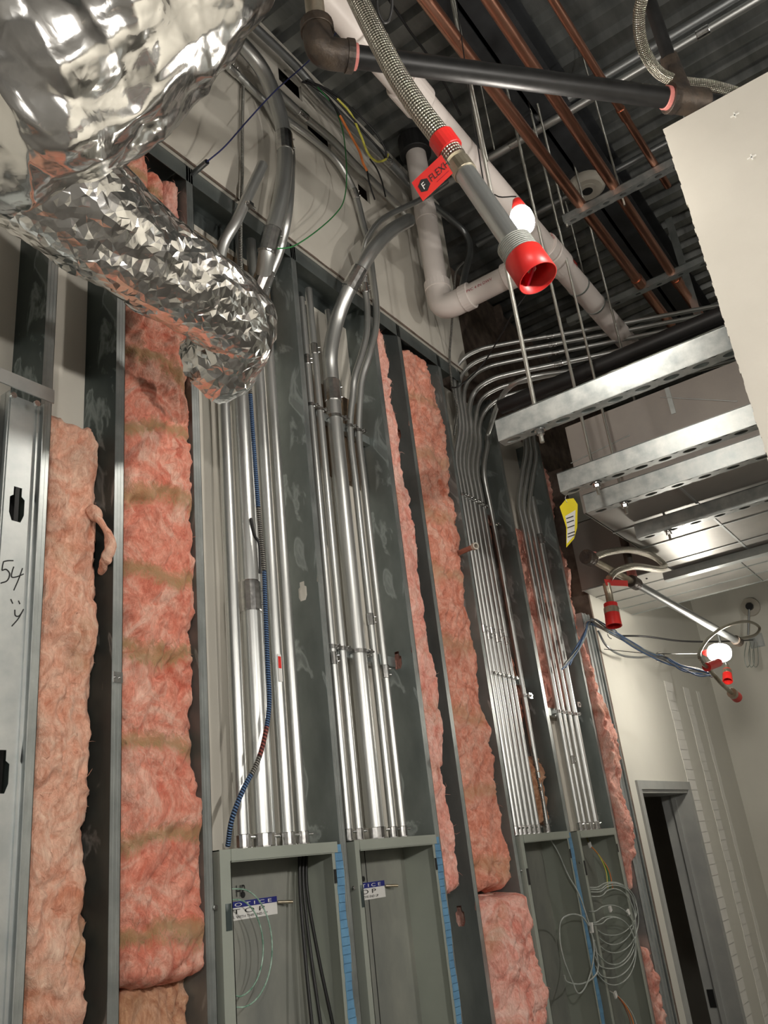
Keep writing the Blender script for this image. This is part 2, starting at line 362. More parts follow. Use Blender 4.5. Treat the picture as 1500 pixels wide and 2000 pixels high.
# deck: steel roof deck with 150 mm flutes running along y
mb = MB(); pr = []; x = -3.2
while x < 8.2: pr += [(x, DECK), (x+.065, DECK), (x+.085, DECK+.045), (x+.13, DECK+.045)]; x += .15
vs = []; 
for (X, Z) in pr: vs += [(X, -3.5, Z), (X, 3.2, Z)]
mb.add(vs, [(2*i, 2*i+1, 2*i+3, 2*i+2) for i in range(len(pr)-1)]); mb.build('ceiling', deck_m, kind='structure')
quad_wall('trim_2', '', (-3.2, -3.5, DECK+.05), (8.2, 3.2, DECK+.15), concrete)
# header boards above the stud track, with the sleeves and cut openings that pipes pass through
mb = MB(); HC = [at(562, 165, y=YF), at(618, 262, y=YF), at(706, 378, y=YF)]
HWID = (.085, .09, .05)
HX = [-1.2] + [v for c, w_ in zip(HC, HWID) for v in (c.x-w_, c.x+w_)] + [3.80]; HZ = [ZP] + [v for c, w_ in sorted(((c.z, w_) for c, w_ in zip(HC, (.055, .05, .05)))) for v in (c-w_, c+w_)] + [DECK]
holes = set()
for i, c in enumerate(HC): holes |= {(2*i+1, j) for j in range(len(HZ)-1) if HZ[j] <= c.z+.001 < HZ[j+1]+.001 and HZ[j] < c.z < HZ[j+1]}
for i in range(7):
    for j in range(7):
        if (i, j) not in holes: mb.box((HX[i], YF-.016, HZ[j]), (HX[i+1], YF, HZ[j+1]))
wu = mb.build('wall_upper', drywall, kind='structure')
b = MB()
for k in range(46): b.box((-.2+k*.086, YF-.020, ZP-.002), (-.2+k*.086+.086, YF-.0155, ZP+.004+.005*random.random()))
b.build('torn_paper_edge', drywall_d, wu)
quad_wall('wall_recess', '', (-1.2, YB+.1, ZP), (7.45, YB+.13, DECK), drywall_d)  # dark colour paints in the shade of the cavity behind the openings
# slip track along the top of the framing
mb = MB(); mb.box((-1.0, YF, ZP-.075), (3.72, YF+.002, ZP)); mb.box((-1.0, YF, ZP-.002), (3.72, YB, ZP)); mb.box((-1.0, YB-.002, ZP-.075), (3.72, YB, ZP))
tag(mb.build('top_track', steel_dark), 'long dark steel track capping the studs under the upper gypsum board', 'track')
# gypsum-faced partition end at the right of the frame
mb = MB(); mb.box((2.12, -1.5, ZFLOOR), (2.136, .240, 1.90)); n = 260
for i in range(n):
    z0 = ZFLOOR+(1.90-ZFLOOR)*i/n; z1 = ZFLOOR+(1.90-ZFLOOR)*(i+1)/n; mb.box((2.1202, .238, z0), (2.1358, .2415+.0035*random.random(), z1))
wr = mb.build('wall_right', drywall, kind='structure')
b = MB()
for (p, q) in ((1435, 225), (1468, 307)):
    P = at(p, q, x=2.1195); b.box(P-Vector((.001, .012, .002)), P+Vector((.001, .012, .002))); b.box(P-Vector((.001, .002, .01)), P+Vector((.001, .002, .01)))
b.build('screw_dimple', mud, wr)
b = MB()
for yy in (-.2, -.6, -1.0, -1.4): b.box((2.137, yy, ZFLOOR), (2.17, yy+.03, 1.88))
b.build('backing_stud', galv, wr, kind='stuff')

# ------------------------------------------------------------------ studs
KEY = [(-.6, -1), (.6, -1), (1, -.55), (1, .35), (.55, .5), (.55, 1), (-.55, 1), (-.55, .5), (-1, .35), (-1, -.55)]
def plate_with_holes(mb, A, ex, ey, W, Lz, holes, hw=.02, hh=.036):
    """rectangular sheet from A along ex (width W) and ey (height Lz); keyhole openings at heights in holes"""
    A = Vector(A); ex = Vector(ex); ey = Vector(ey); z = 0
    P = lambda u, v: A+ex*u+ey*v
    for c in sorted(holes)+[None]:
        if c is None: mb.add([P(0, z), P(W, z), P(W, Lz), P(0, Lz)], [(0, 1, 2, 3)]); break
        c0, c1 = c-hh*1.5, c+hh*1.5
        mb.add([P(0, z), P(W, z), P(W, c0), P(0, c0)], [(0, 1, 2, 3)])
        inn = [P(W/2+a*hw, c+b*hh) for a, b in KEY]; out = [P(W/2+max(-1, min(1, a*1.7))*W/2, c+(1.5 if b > .9 else -1.5 if b < -.9 else b)*hh) for a, b in KEY]
        # rectangle corners kept by snapping the four outermost
        out[0] = P(0, c0); out[1] = P(W, c0); out[5] = P(W, c1); out[6] = P(0, c1)
        n = len(KEY); mb.add(inn+out, [(i, (i+1) % n, n+(i+1) % n, n+i) for i in range(n)]); z = c1
def stud(x, z0, z1, label, holes=(), mat=None, flange=.032, name='metal_stud', fm=None, flip=False, y0=YF):
    s_ = thing(name, (x, y0+.075, z0), label, 'stud')
    mb = MB(); plate_with_holes(mb, (x, y0+.0008, z0), (0, 1, 0), (0, 0, 1), YB-y0-.0016, z1-z0, [h-z0 for h in holes])
    mb.build('web', mat or web_mat, s_, solid=.0012)
    mb = MB(); mb.box((x, y0, z0), (x+flange, y0+.0014, z1)); mb.box((x+flange*.30, y0-.0006, z0), (x+flange*.36, y0, z1)); mb.box((x+flange*.64, y0-.0006, z0), (x+flange*.70, y0, z1))
    mb.box((x+flange-.0014, y0, z0), (x+flange, y0+.010, z1)); mb.build('flange', fm or galv, s_)
    mb = MB(); mb.box((x, YB-.002, z0), (x+flange, YB-.0006, z1)); mb.box((x+flange-.0014, YB-.010, z0), (x+flange, YB-.001, z1)); mb.build('rear_flange', fm or galv, s_)
    return s_
ZT = ZP-.004
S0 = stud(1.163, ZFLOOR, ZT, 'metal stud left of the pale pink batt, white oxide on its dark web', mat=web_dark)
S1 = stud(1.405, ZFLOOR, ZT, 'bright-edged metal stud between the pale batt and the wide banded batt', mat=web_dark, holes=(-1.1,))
S2 = stud(1.708, ZFLOOR, ZT, 'metal stud right of the banded batt, left of the first panel box')
S3 = stud(2.295, ZFLOOR, ZT, 'metal stud with wide dull web between first and second panel boxes', holes=(.955,))
S4 = stud(2.868, ZFLOOR, ZT, 'oxide-blotched metal stud right of the second panel box conduits', holes=(.77,))
S5 = stud(3.095, ZFLOOR, ZT, 'dark metal stud between the narrow batt and the rusty wide batt', holes=(-.20, 1.9), flange=.028, mat=steel_dark)
S6 = stud(3.478, ZFLOOR, ZT, 'metal stud left of the third panel box, behind the tight conduit row', flange=.028)
S7 = stud(4.055, ZFLOOR, 2.46, 'metal stud with grey web between third and fourth panel boxes', flange=.035)
S8 = stud(4.665, ZFLOOR, 2.40, 'metal stud right of the fourth panel box, beside a ragged pink strip', flange=.03)
for P_, S_ in ((at(230, 1323, y=YF-.002), S1),):
    b = MB(); b.box(P_-Vector((.014, .002, .014)), P_+Vector((.014, .001, .014)))
    for dx in (-.007, .007): b.tube([P_+Vector((dx, -.006, 0)), P_+Vector((dx, 0, 0))], .004, 8)
    b.build('bracket', zinc, S_, label='small bright clip with two screws')
# clips on far studs (bright square washers)
for (px, py, S_) in ((1036, 1359, S7), (1131, 1376, S8)):
    P_ = at(px, py, y=YF-.004); b = MB(); b.box(P_-Vector((.014, .003, .014)), P_+Vector((.014, .003, .014))); b.tube([P_+Vector((0, -.010, 0)), P_], .006, 8)
    b.build('bracket', zinc, S_, label='small bright clip')
# wide bright stud pair at the end of the framing
t = thing('jamb_stud', (4.87, YF, ZFLOOR), 'wide shiny jamb stud at the end of the framing beside the doorway wall', 'stud')
mb = MB(); mb.box((4.80, YF-.012, ZFLOOR), (4.93, YF-.010, 1.28)); mb.box((4.80, YF-.012, ZFLOOR), (4.802, YB, 1.28)); mb.box((4.928, YF-.012, ZFLOOR), (4.93, YB, 1.28)); mb.build('web', galv_bright, t)
mb = MB(); mb.box((4.835, YF-.020, ZFLOOR), (4.842, YF-.0115, 1.28)); mb.box((4.885, YF-.022, ZFLOOR), (4.897, YF-.0115, 1.28)); mb.box((4.94, YF-.02, ZFLOOR), (4.955, YF+.02, 1.26)); mb.build('rib', galv, t)
P_ = at(1284, 1792, y=YF-.0125); MB().box(P_-Vector((.006, .0015, .05)), P_+Vector((.006, .001, .05))).build('slot', rubber, t)
# big left header/jamb: web faces the room, horizontal strap over it
t = thing('wide_jamb_stud', (.78, YF-.02, ZFLOOR), 'broad shiny steel stud at far left with handwritten marks and keyhole openings', 'stud')
zs = at(40, 775, y=YF-.03).z
JR = at(73, 900, y=YF-.025).x; JC = at(33, 985, y=YF-.025).x; JW = 2*(JR-JC)
mb = MB(); plate_with_holes(mb, (JR, YF-.025, ZFLOOR), (-1, 0, 0), (0, 0, 1), JW, zs-ZFLOOR, [at(33, 985, y=YF-.025).z-ZFLOOR, at(2, 1507, y=YF-.025).z-ZFLOOR], .020, .046)
mb.build('web', galv_bright, t, solid=.0014)
mb = MB(); mb.box((JR, YF-.04, ZFLOOR), (JR+.002, YF-.001, zs)); mb.box((JR-.012, YF-.032, ZFLOOR), (JR-.007, YF-.0245, zs)); mb.box((JR-JW, YF-.04, ZFLOOR), (JR-JW+.002, YF-.001, zs)); mb.box((JR-JW+.012, YF-.030, ZFLOOR), (JR-JW+.017, YF-.0245, zs)); mb.build('flange', galv_bright, t)
MB().box((JR-JW-.12, YF-.02, ZFLOOR), (JR-JW-.012, YF-.018, zs-.02)).build('side_plate', galv, t)
mb = MB(); mb.box((JR-JW-.14, YF+.03, ZFLOOR), (JR-.01, YF+.032, zs-.01)); mb.build('shade_backing', rubber, t)  # black sheet added so the openings look shaded
st = thing('flat_strap', (.9, YF-.06, zs), 'short flat steel strap with two screws over the broad left stud', 'strap')
MB().box((.62, YF-.068, zs-.006), (JR+.012, YF-.064, zs+.034)).build('plate', galv_bright, st)
for px, py in ((25, 773), (71, 789)):
    P_ = at(px, py, y=YF-.068); MB().tube([P_+Vector((0, -.006, 0)), P_+Vector((0, .001, 0))], .0085, 10).build('screw', zinc, st)
def stroke(pts, parent, y=YF-.0262, r=.0016):
    q = [at(a, b, y=y) for a, b in pts]; MB().tube(smooth(q, 4), r, 5).build('lettering', ink, parent)
stroke([(26, 1095), (16, 1095), (7, 1097)], t); stroke([(7, 1097), (5, 1106), (4, 1114)], t); stroke([(4, 1114), (12, 1112), (19, 1121), (14, 1134), (1, 1139)], t)
stroke([(27, 1107), (24, 1116), (23, 1127), (34, 1126), (46, 1121)], t); stroke([(44, 1110), (37, 1130), (27, 1153)], t)
stroke([(21, 1170), (25, 1179)], t); stroke([(36, 1173), (39, 1180)], t); stroke([(29, 1191), (30, 1202), (37, 1203), (43, 1196)], t); stroke([(46, 1190), (36, 1208), (23, 1223)], t)
# wood blocking in the cavities
b = MB().box((1.745, YB-.03, 2.02), (2.285, YB-.002, 2.36)); tag(b.build('blocking_board', wood), 'brown wooden blocking board behind the pipes of the first bay', 'board')
b = MB().box((2.335, YB-.03, 1.55), (2.860, YB-.002, 1.98)); tag(b.build('blocking_board', wood), 'brown wooden blocking board behind the pipes of the second bay', 'board')

# ------------------------------------------------------------------ glass wool batts
def batt(name, label, x0, x1, yf, z0, z1, mat, seed, edgeL=0.0, edgeR=0.0, bulge=.02, amp=.012, zprof=None, xr=None, xl=None, yb=YB-.004, cat='insulation', slope_top=0.0, parent=None, tear=.0, cent=None):
    nz_ = max(12, int((z1-z0)/.0085)); prof = []
    ns, nf = 8, 46
    for i in range(ns): prof.append((0, i/ns, 0))
    for i in range(nf+1): prof.append((i/nf, 1, 1))
    for i in range(1, ns+1): prof.append((1, 1-i/ns, 2))
    prof = np.array(prof, float); nu = len(prof)
    u = np.tile(prof[:, 0], nz_); d = np.tile(prof[:, 1], nz_); v = np.repeat(np.linspace(0, 1, nz_), nu); Z = z0+v*(z1-z0)
    XL = np.full_like(Z, x0) if xl is None else np.interp(Z, *zip(*xl)); XR = np.full_like(Z, x1) if xr is None else np.interp(Z, *zip(*xr))
    e1 = fbm(np.stack([Z*14, Z*0+seed, Z*0], 1), 4, seed); e2 = fbm(np.stack([Z*14, Z*0+seed+7.7, Z*0], 1), 4, seed+3)
    XL = XL - edgeL*e1; XR = XR + edgeR*e2
    rnd = 1-np.abs(2*u-1)**6                                    # rounded shoulders
    capz = np.minimum(1, np.minimum((Z-z0), (z1-Z))/.035); capz = np.sqrt(np.clip(1-(1-np.clip(capz, 0, 1))**2, 0, 1))
    X = XL+(XR-XL)*u
    Yf = np.full_like(Z, yf) if zprof is None else np.interp(Z, *zip(*zprof))
    depth = (yb-Yf-.02)*d + (bulge+.02)*(d >= 1)*rnd*1.0
    W2 = fbm(np.stack([X*7, Z*7, d*2+seed], 1), 3, seed+20)*.05
    rg = 1-np.abs(fbm(np.stack([(X+W2)*16, (Z+W2)*11, d+seed], 1), 3, seed+30))*1.6      # rounded folds with sharp valleys
    n = fbm(np.stack([X*9, Z*6, d*2+seed], 1), 4, seed)*amp*1.3 - np.clip(rg, 0, 1)**3*amp*1.1 + fbm(np.stack([(X+W2)*45, (Z+W2)*32, d*2], 1), 4, seed+5)*amp*.42
    depth = depth + n*np.clip(d*1.3-.3, 0, 1)
    # dimples and pulled-out tufts
    rs = np.random.RandomState(seed)
    for k in range(int((z1-z0)*9)):
        cx, cz = x0+rs.rand()*(x1-x0), z0+rs.rand()*(z1-z0); rr = .012+.03*rs.rand(); h = (rs.rand()-.6)*.03
        depth = depth + h*np.exp(-((X-cx)**2+((Z-cz)*(.6+rs.rand()))**2)/rr**2)*(d >= 1)
    depth = np.clip(depth*(.25+.75*capz), .004, None)
    Y = yb-depth
    Z = Z + slope_top*(X-x0)*np.clip((v-.5)*2, 0, 1)**2 + (.012*fbm(np.stack([X*22, Z*0+seed, d*2], 1), 3, seed+9))*(np.clip(1-np.minimum(v, 1-v)*12, 0, 1))
    mb = MB(); P = np.stack([X, Y, Z], 1); F = grid_mesh(P, nu, nz_)
    mb.v = P.tolist(); mb.f = F; mb.uv = [None]*len(F); mb.sm = [True]*len(F)
    n0 = len(F)
    mb.f.append(tuple(range((nz_-1)*nu, nz_*nu))); mb.f.append(tuple(range(nu-1, -1, -1))); mb.uv += [None, None]; mb.sm += [False, False]
    o = mb.build(name, mat, parent)
    if parent is None: tag(o, label, cat)
    # loose fibres
    fb = MB()
    for k in range(int((z1-z0)*70)):
        i = rs.randint(nu*nz_); 
        if .25 < v[i] < 0: continue
        p = Vector(P[i]); 
        if d[i] < .9: continue
        dr = Vector((rs.normal(), -abs(rs.normal())*.5, rs.normal())).normalized(); Lh = .008+.018*rs.rand()
        q = [p, p+dr*Lh*.5+Vector((0, -.003, 0)), p+dr*Lh+Vector((rs.normal()*.006, 0, rs.normal()*.006))]
        fb.tube(q, [.0008, .0006, .0002], 3)
    fb.build('loose_fibres', mat, o, kind='stuff')
    return o
zz = lambda px, py, y=YF: at(px, py, y=y).z
xx = lambda px, py, y=YF: at(px, py, y=y).x
B1 = batt('insulation_batt', 'pale salmon batt at left with a torn flap, left of the bright-edged stud', 1.198, 1.402, 1.875, ZFLOOR, 1.28, pink_pale, 11, .003, .004, .028, .015)
B2 = batt('insulation_batt', 'tall salmon batt with olive scorch bands beside the first panel box', 1.440, 1.704, 1.815, zz(330, 1925, 1.79), 2.02, pink_band, 22, .003, .004, .035, .017,
          xr=[(-2, 1.712), (-.10, 1.722), (.10, 1.715), (.35, 1.704), (2.2, 1.702)])
B2b = batt('insulation_batt', 'tan batt end under the banded batt, at the bottom left', 1.440, 1.704, 1.86, ZFLOOR, zz(330, 1905, 1.84), pink_tan, 23, .003, .01, .02, .016, xr=[(-2, 1.715), (0, 1.71)])
for k, (a, b_, zt, zb_) in enumerate(((1.440, 1.560, 2.485, 1.96), (1.550, 1.635, 2.395, 1.95), (1.628, 1.704, 2.42, 1.93))):
    batt('insulation_piece', ['pointed pink wool scrap above the foil duct, left of two others', 'middle pink wool scrap of three above the foil duct', 'rose wool scrap above the foil duct against the stud'][k], a, b_, 1.85, zb_, zt, [pink_band, pink_band, pink_rose][k], 30+k, .003, .003, .03, .008, slope_top=-.35 if k == 0 else 0)
B3 = batt('insulation_batt', 'narrow rose batt right of the second panel box', 2.900, 3.02, 1.83, zz(880, 1750, 1.8), 2.425, pink_rose, 41, .002, .006, .035, .011,
          xr=[(-1, 3.01), (-.2, 3.01), (0, 3.005), (.35, 3.02), (.9, 3.02), (1.4, 3.02), (2.0, 2.985), (2.5, 2.965)])
B4 = batt('insulation_batt', 'wide rusty-pink batt left of the third panel box conduits', 3.125, 3.475, 1.84, zz(970, 1738, 1.79), 2.42, pink_rust, 52, .002, .012, .035, .016)
B4b = batt('insulation_batt', 'rose batt stuffed below the rusty batt, left of the third panel box', 3.125, 3.475, 1.80, ZFLOOR, zz(960, 1750, 1.79), pink_rose, 53, .002, .01, .05, .020)
batt('insulation_batt', 'pink wool showing behind the conduits above the third panel box', 3.512, 4.045, 1.915, .45, 1.75, pink_rust, 61, .003, .003, .015, .012)
batt('insulation_batt', 'pink wool behind the conduits above the fourth panel box', 4.095, 4.655, 1.91, .72, 1.75, pink_rose, 62, .003, .003, .02, .016)
batt('insulation_piece', 'small tan wool tuft low behind the third box conduits', 3.93, 4.045, 1.88, .11, .43, pink_tan, 63, .004, .02, .02, .016)
batt('insulation_batt', 'ragged pink strip bulging beside the shiny jamb stud', 4.698, 4.796, 1.80, -.25, 2.30, pink_rose, 71, .002, .006, .03, .016,
     xr=[(-.3, 4.74), (-.1, 4.77), (0, 4.80), (.2, 4.83), (.3, 4.80), (.45, 4.835), (.6, 4.81), (.9, 4.76), (1.2, 4.74), (2.4, 4.75)], zprof=[(-.3, 1.82), (.1, 1.77), (.3, 1.80), (.5, 1.76), (.8, 1.79), (1.4, 1.83), (2.4, 1.84)])
batt('insulation_piece', 'loose pink tuft at the jamb stud near the bottom edge', 4.70, 4.79, 1.79, -.95, -.50, pink_rose, 72, .003, .01, .02, .014)

# ------------------------------------------------------------------ panel boxes
PANELS = [(1.752, 2.262, .094), (2.352, 2.850, .094), (3.522, 4.035, .068), (4.135, 4.640, .064)]
PLAB = ['open grey-green panel box with black cables, leftmost of the four', 'open grey-green panel box with bare back and blue taped edge, second from left',
        'open panel box with a single hanging loop of pale wire', 'open panel box at right with many coiled pale wires']
PBOX = []; LIP = [.042, .026, .032, .030]
for k, (x0, x1, zt) in enumerate(PANELS):
    zb = -1.35; yf = YF-.012; t = thing('panel_box', ((x0+x1)/2, YF, zb), PLAB[k], 'panel box'); PBOX.append(t)
    MB().box((x0+.003, YB-.014, zb), (x1-.003, YB-.010, zt)).build('back_panel', boxin, t)
    MB().box((x0, yf, zb), (x0+.003, YB-.008, zt)).build('side_panel', boxgreen, t); MB().box((x1-.003, yf, zb), (x1, YB-.008, zt)).build('side_panel', boxgreen, t)
    MB().box((x0, yf, zt-.003), (x1, YB-.008, zt)).build('top_panel', boxgreen, t); MB().box((x0, yf, zb), (x1, YB-.008, zb+.003)).build('bottom_panel', boxgreen, t)
    mb = MB(); lp = LIP[k]; mb.box((x0, yf-.002, zb), (x0+lp, yf, zt-.0)); mb.box((x0+lp-.003, yf-.002, zb), (x0+lp, yf+.012, zt-.03)); mb.build('front_lip', boxgreen, t)
    MB().box((x1-.030, yf-.002, zb), (x1, yf, zt)).build('front_lip', boxgreen, t)
    mb = MB(); mb.box((x0+lp, yf-.004, zt-.032), (x1-.002, yf-.0025, zt-.001)); mb.box((x0+lp, yf-.004, zt-.034), (x1-.03, yf+.010, zt-.031)); mb.build('front_lip', boxgreen, t)
    MB().box((x0+lp*.35, yf-.004, zt-.20), (x0+lp*.85, yf-.0022, zt-.135)).build('slot', rubber if k > 1 else web_dark, t)
    MB().box((x1-.029, yf-.004, zt-.12), (x1-.017, yf-.0022, zt-.08)).build('slot', rubber, t)
    if k == 1 or k == 2: MB().box(((x0+x1)/2+.0, YB-.0155, zb), ((x0+x1)/2+.003, YB-.0138, zt-.004)).build('seam', rubber, t)
    c = Vector(((x0+x1)/2-.02, YB-.014, zt-.12)); MB().tube([c, c-Vector((0, .002, 0))], .009, 12).build('knockout', rubber, t)
    if k < 3:
        tp = MB(); n = 60
        for i in range(n):
            za = zb+(zt-.01-zb)*i/n; w1 = x1-.018+.003*random.random(); tp.box((w1, yf-.0035, za), (x1+.018+.004*math.sin(i*.7), yf-.0018, za+(zt-zb)/n+.001))
        tp.build('tape_strip', tape, t, label='strip of blue masking tape')
    for zs_ in (zt-.14, zt-.62):
        c = Vector((x0-.012, YF-.002, zs_)); MB().tube([c, c-Vector((0, .006, 0))], .006, 8).build('screw', zinc, t)
# printed notice stickers on the box backs
for k in (0, 1):
    x0, x1, zt = PANELS[k]; t = PBOX[k]
    if k == 0: A = at(446, 1766, y=YB-.016); B = at(540, 1750, y=YB-.016); hh = .115
    else: A = at(654, 1734, y=YB-.016); B = at(750, 1719, y=YB-.016); hh = .110
    sx0, sx1, sz = (A.x-.04 if k == 0 else B.x-W1), B.x, B.z
    hh = sz - at(540 if k == 0 else 750, 1785 if k == 0 else 1752, y=YB-.016).z
    s_ = MB().box((sx0, YB-.0165, sz-hh), (sx1, YB-.0142, sz)).build('notice_sticker', white, t, label='white and blue notice sticker')
    b1 = MB().box((sx0, YB-.0170, sz-hh*.33), (sx1, YB-.0160, sz)).build('blue_band', navyink, s_)
    if k == 0: W1 = sx1-sx0
    W = sx1-sx0
    text_mesh('N O T I C E', hh*.27, (sx0+W*.08, YB-.0175, sz-hh*.27), (1, 0, 0), (0, 0, 1), white, s_, squash=W*.80/(hh*.27*4.9))
    text_mesh('T O P', hh*.36, (sx0+W*.22, YB-.0175, sz-hh*.66), (1, 0, 0), (0, 0, 1), ink, s_, squash=W*.52/(hh*.36*2.35))
    text_mesh('INSTALL WITH THIS END UP', hh*.20, (sx0+W*.03, YB-.0175, sz-hh*.90), (1, 0, 0), (0, 0, 1), ink, s_, squash=W*.84/(hh*.20*13.6))
    P_ = B+Vector((.0, -.004, -hh*.35)); MB().tube([P_, P_+Vector((.035, -.03, -.004))], .005, 8).build('stud_bolt', nipple, t)
def wire(name, label, pts, r, mat, cat='wire', n=6, seg=7, group=None, parent=None):
    o = MB().tube(smooth(pts, n), r, seg).build(name, mat, parent)
    if parent is None: tag(o, label, cat, group)
    return o
text_mesh('HP', .045, at(461, 1752, y=YB-.0175), (1, 0, 0), (0, 0, 1), ink, PBOX[0], squash=.7)
# black cables in the first box
for k, (a, b_, lb) in enumerate(((585, 612, 'black cable in the first panel box, leftmost of three'), (592, 630, 'black cable in the first panel box, middle of three'), (599, 655, 'black cable in the first panel box, rightmost and apart'))):
    wire('black_cable', lb, [at(a, 1650, y=1.90), at(a+1, 1740, y=1.89), at(a+(b_-a)*.45, 1880, y=1.87), at(b_, 2030, y=1.85), at(b_+10, 2150, y=1.85)], .0055, rubber, 'cable')
# green and pale coil
for k, (rr, cx, lb) in enumerate(((1, 0, 'pale green wire coil in the first panel box, inner loop'), (1.22, 6, 'pale green wire coil in the first panel box, outer loop'))):
    pts = []
    for a in np.linspace(-1.9, 1.7, 14): pts.append(at(462+cx+math.cos(a)*52*rr, 1852+math.sin(-a)*-95*rr, y=1.86-.01*k))
    pts = [at(447, 1790, y=1.86)]+pts+[at(443, 1965, y=1.85)]
    wire('wire_coil', lb, pts, .0022, greenwire, 'wire')
# hanging loop in box 3
o = wire('hanging_wire', 'pale wire running down and looping in front of the third panel box', [at(1072, 1635, y=1.86), at(1090, 1665, y=1.84), at(1110, 1710, y=1.80), at(1130, 1745, y=1.77), at(1146, 1790, y=1.75), at(1154, 1820, y=1.74), at(1163, 1850, y=1.74), at(1168, 1890, y=1.74), at(1158, 1910, y=1.74), at(1134, 1922, y=1.74), at(1108, 1918, y=1.75), at(1102, 1905, y=1.75)], .0035, greywire)
wire('hanging_wire', 'closed oval loop of pale wire taped in front of the third panel box', [at(1150, 1808, y=1.735), at(1136, 1790, y=1.74), at(1115, 1786, y=1.75), at(1096, 1798, y=1.75), at(1093, 1830, y=1.75), at(1100, 1870, y=1.75), at(1117, 1915, y=1.745), at(1129, 1940, y=1.74), at(1143, 1928, y=1.735), at(1156, 1890, y=1.73), at(1160, 1850, y=1.73), at(1152, 1808, y=1.735)], .0035, greywire)
P_ = at(1155, 1812, y=1.732); MB().box(P_, (.007, .007, .02), x=(1, 0, 0), y=(0, 1, 0), z=(.2, 0, 1)).build('tape_flag', white, o)
# coils in box 4
rs = np.random.RandomState(5)
for k in range(7):
    cx, cy, ax, ay = 1196+rs.randint(-4, 5), [1775, 1785, 1795, 1810, 1830, 1850, 1858][k], 48+rs.randint(-5, 6), [52, 60, 66, 74, 62, 60, 66][k]
    pts = [at(1150, cy-ay*.8, y=1.80)]
    for a in np.linspace(-2.2, 2.0, 14): pts.append(at(cx+math.cos(a)*ax, cy+math.sin(a)*ay, y=1.79-.004*k))
    pts.append(at(1158+k, cy+ay*.62, y=1.80))
    wire('coiled_wire', 'pale wire of the tangled coil in the fourth panel box', pts, .0028, greywire, group='tangled pale wires in the fourth panel box')
for k, (c_, mt, lb) in enumerate(((0, green, 'green wire bending down inside the fourth panel box top'), (5, orange, 'orange wire bending down inside the fourth panel box top'), (-5, yellow, 'yellow wire bending down inside the fourth panel box top'))):
    wire('bundled_wire', lb, [at(1146, 1635, y=1.90), at(1152, 1650, y=1.87), at(1168, 1668, y=1.85), at(1186+c_*.6, 1700, y=1.84), at(1192+c_, 1735, y=1.84)], .003, mt)
for k, (c_, mt, lb) in enumerate(((0, orange, 'orange wire fanning out low in the fourth panel box'), (5, greywire, 'pale wire fanning out low in the fourth panel box'), (-5, copper, 'coppery wire fanning out low in the fourth panel box'))):
    wire('bundled_wire', lb, [at(1182, 1932, y=1.82), at(1203, 1943, y=1.80), at(1222+c_*.6, 1965, y=1.79), at(1236+c_, 1995, y=1.78), at(1242+c_, 2040, y=1.78)], .003, mt)
for px, py, nm in ((1152, 1650, 'a'), (1192, 1775, 'b'), (1227, 1782, 'c'), (1202, 1943, 'd')):
    P_ = at(px, py, y=1.785 if nm in 'bc' else 1.80 if nm == 'd' else 1.865); MB().box(P_, (.012, .004, .012), x=(1, 0, .3), y=(0, 1, 0), z=(-.3, 0, 1)).build('tape_wrap', white, PBOX[3])

# ------------------------------------------------------------------ conduits
def ring(mb, c, ax, r, h, seg=14): 
    ax = Vector(ax).normalized(); mb.tube([c-ax*h/2, c-ax*h*.46, c+ax*h*.46, c+ax*h/2], [r*.96, r, r, r*.96], seg, smooth=False)
def coupling(parent, c, ax, r, name='coupling', h=None, screws=2):
    h = h or r*3.2; ax = Vector(ax).normalized(); mb = MB(); ring(mb, c, ax, r*1.13, h)
    side = ax.cross(Vector((0, -1, 0))); side = side.normalized() if side.length > .1 else Vector((1, 0, 0)); front = (side*.75+Vector((0, -.66, 0))).normalized()
    for k in range(screws):
        q = c+ax*h*((k+.5)/screws-.5)*.9; mb.tube([q+front*r*.9, q+front*(r*1.13+.007)], .0042, 7)
    return mb.build(name, zinc, parent)
def strap(parent, c, r):
    mb = MB(); ring(mb, c, (0, 0, 1), r*1.12, .016); mb.box((c.x+r*.8, c.y-r-.010, c.z-.008), (c.x+r*1.05+.006, c.y+.01, c.z+.008))
    mb.tube([Vector((c.x+r*.4, c.y-r-.006, c.z)), Vector((c.x+r+.018, c.y-r-.006, c.z))], .004, 7)
    mb.box((c.x-r*1.02-.003, c.y-.0, c.z-.008), (c.x-r*.85, c.y+r+.012, c.z+.008)); mb.build('pipe_clamp', zinc, parent)
def conduit(label, pts, r, mat=None, cps=(), straps=(), conn=True, open1=False, seg=14, n=8, cat='conduit', name='steel_conduit'):
    pts = [Vector(p) for p in pts]
    low = pts[0]; t = thing(name, low, label, cat)
    path = smooth(pts, n) if len(pts) > 2 else pts
    MB().tube(path, r, seg, open1=open1).build('pipe', mat or emt, t)
    if conn: 
        c = low+Vector((0, 0, .021)); mb = MB(); ring(mb, c, (0, 0, 1), r*1.16, .040, 16); ring(mb, low+Vector((0, 0, .003)), (0, 0, 1), r*1.30, .006, 12)
        mb.tube([c+Vector((r, -r*.6, .01)), c+Vector((r+.012, -r*.9, .01))], .0045, 7); mb.build('connector', zinc, t)
    for z in straps: strap(t, Vector((low.x, low.y, z)), r)
    for q in cps:
        q = Vector(q); i = min(range(len(path)-1), key=lambda i: ((path[i]+path[i+1])/2-q).length) if len(path) > 2 else 0
        if len(path) > 2: ax = path[i+1]-path[i]; c = path[i]+(ax.normalized())*max(0, min(ax.length, (q-path[i]).dot(ax.normalized())))
        else: ax = path[1]-path[0]; c = path[0]+ax.normalized()*(q-path[0]).dot(ax.normalized())
        coupling(t, c, ax, r)
    return t
Y1 = 1.865
Z1 = PANELS[0][2]; X = lambda px, py=1640, y=Y1: at(px, py, y=y).x
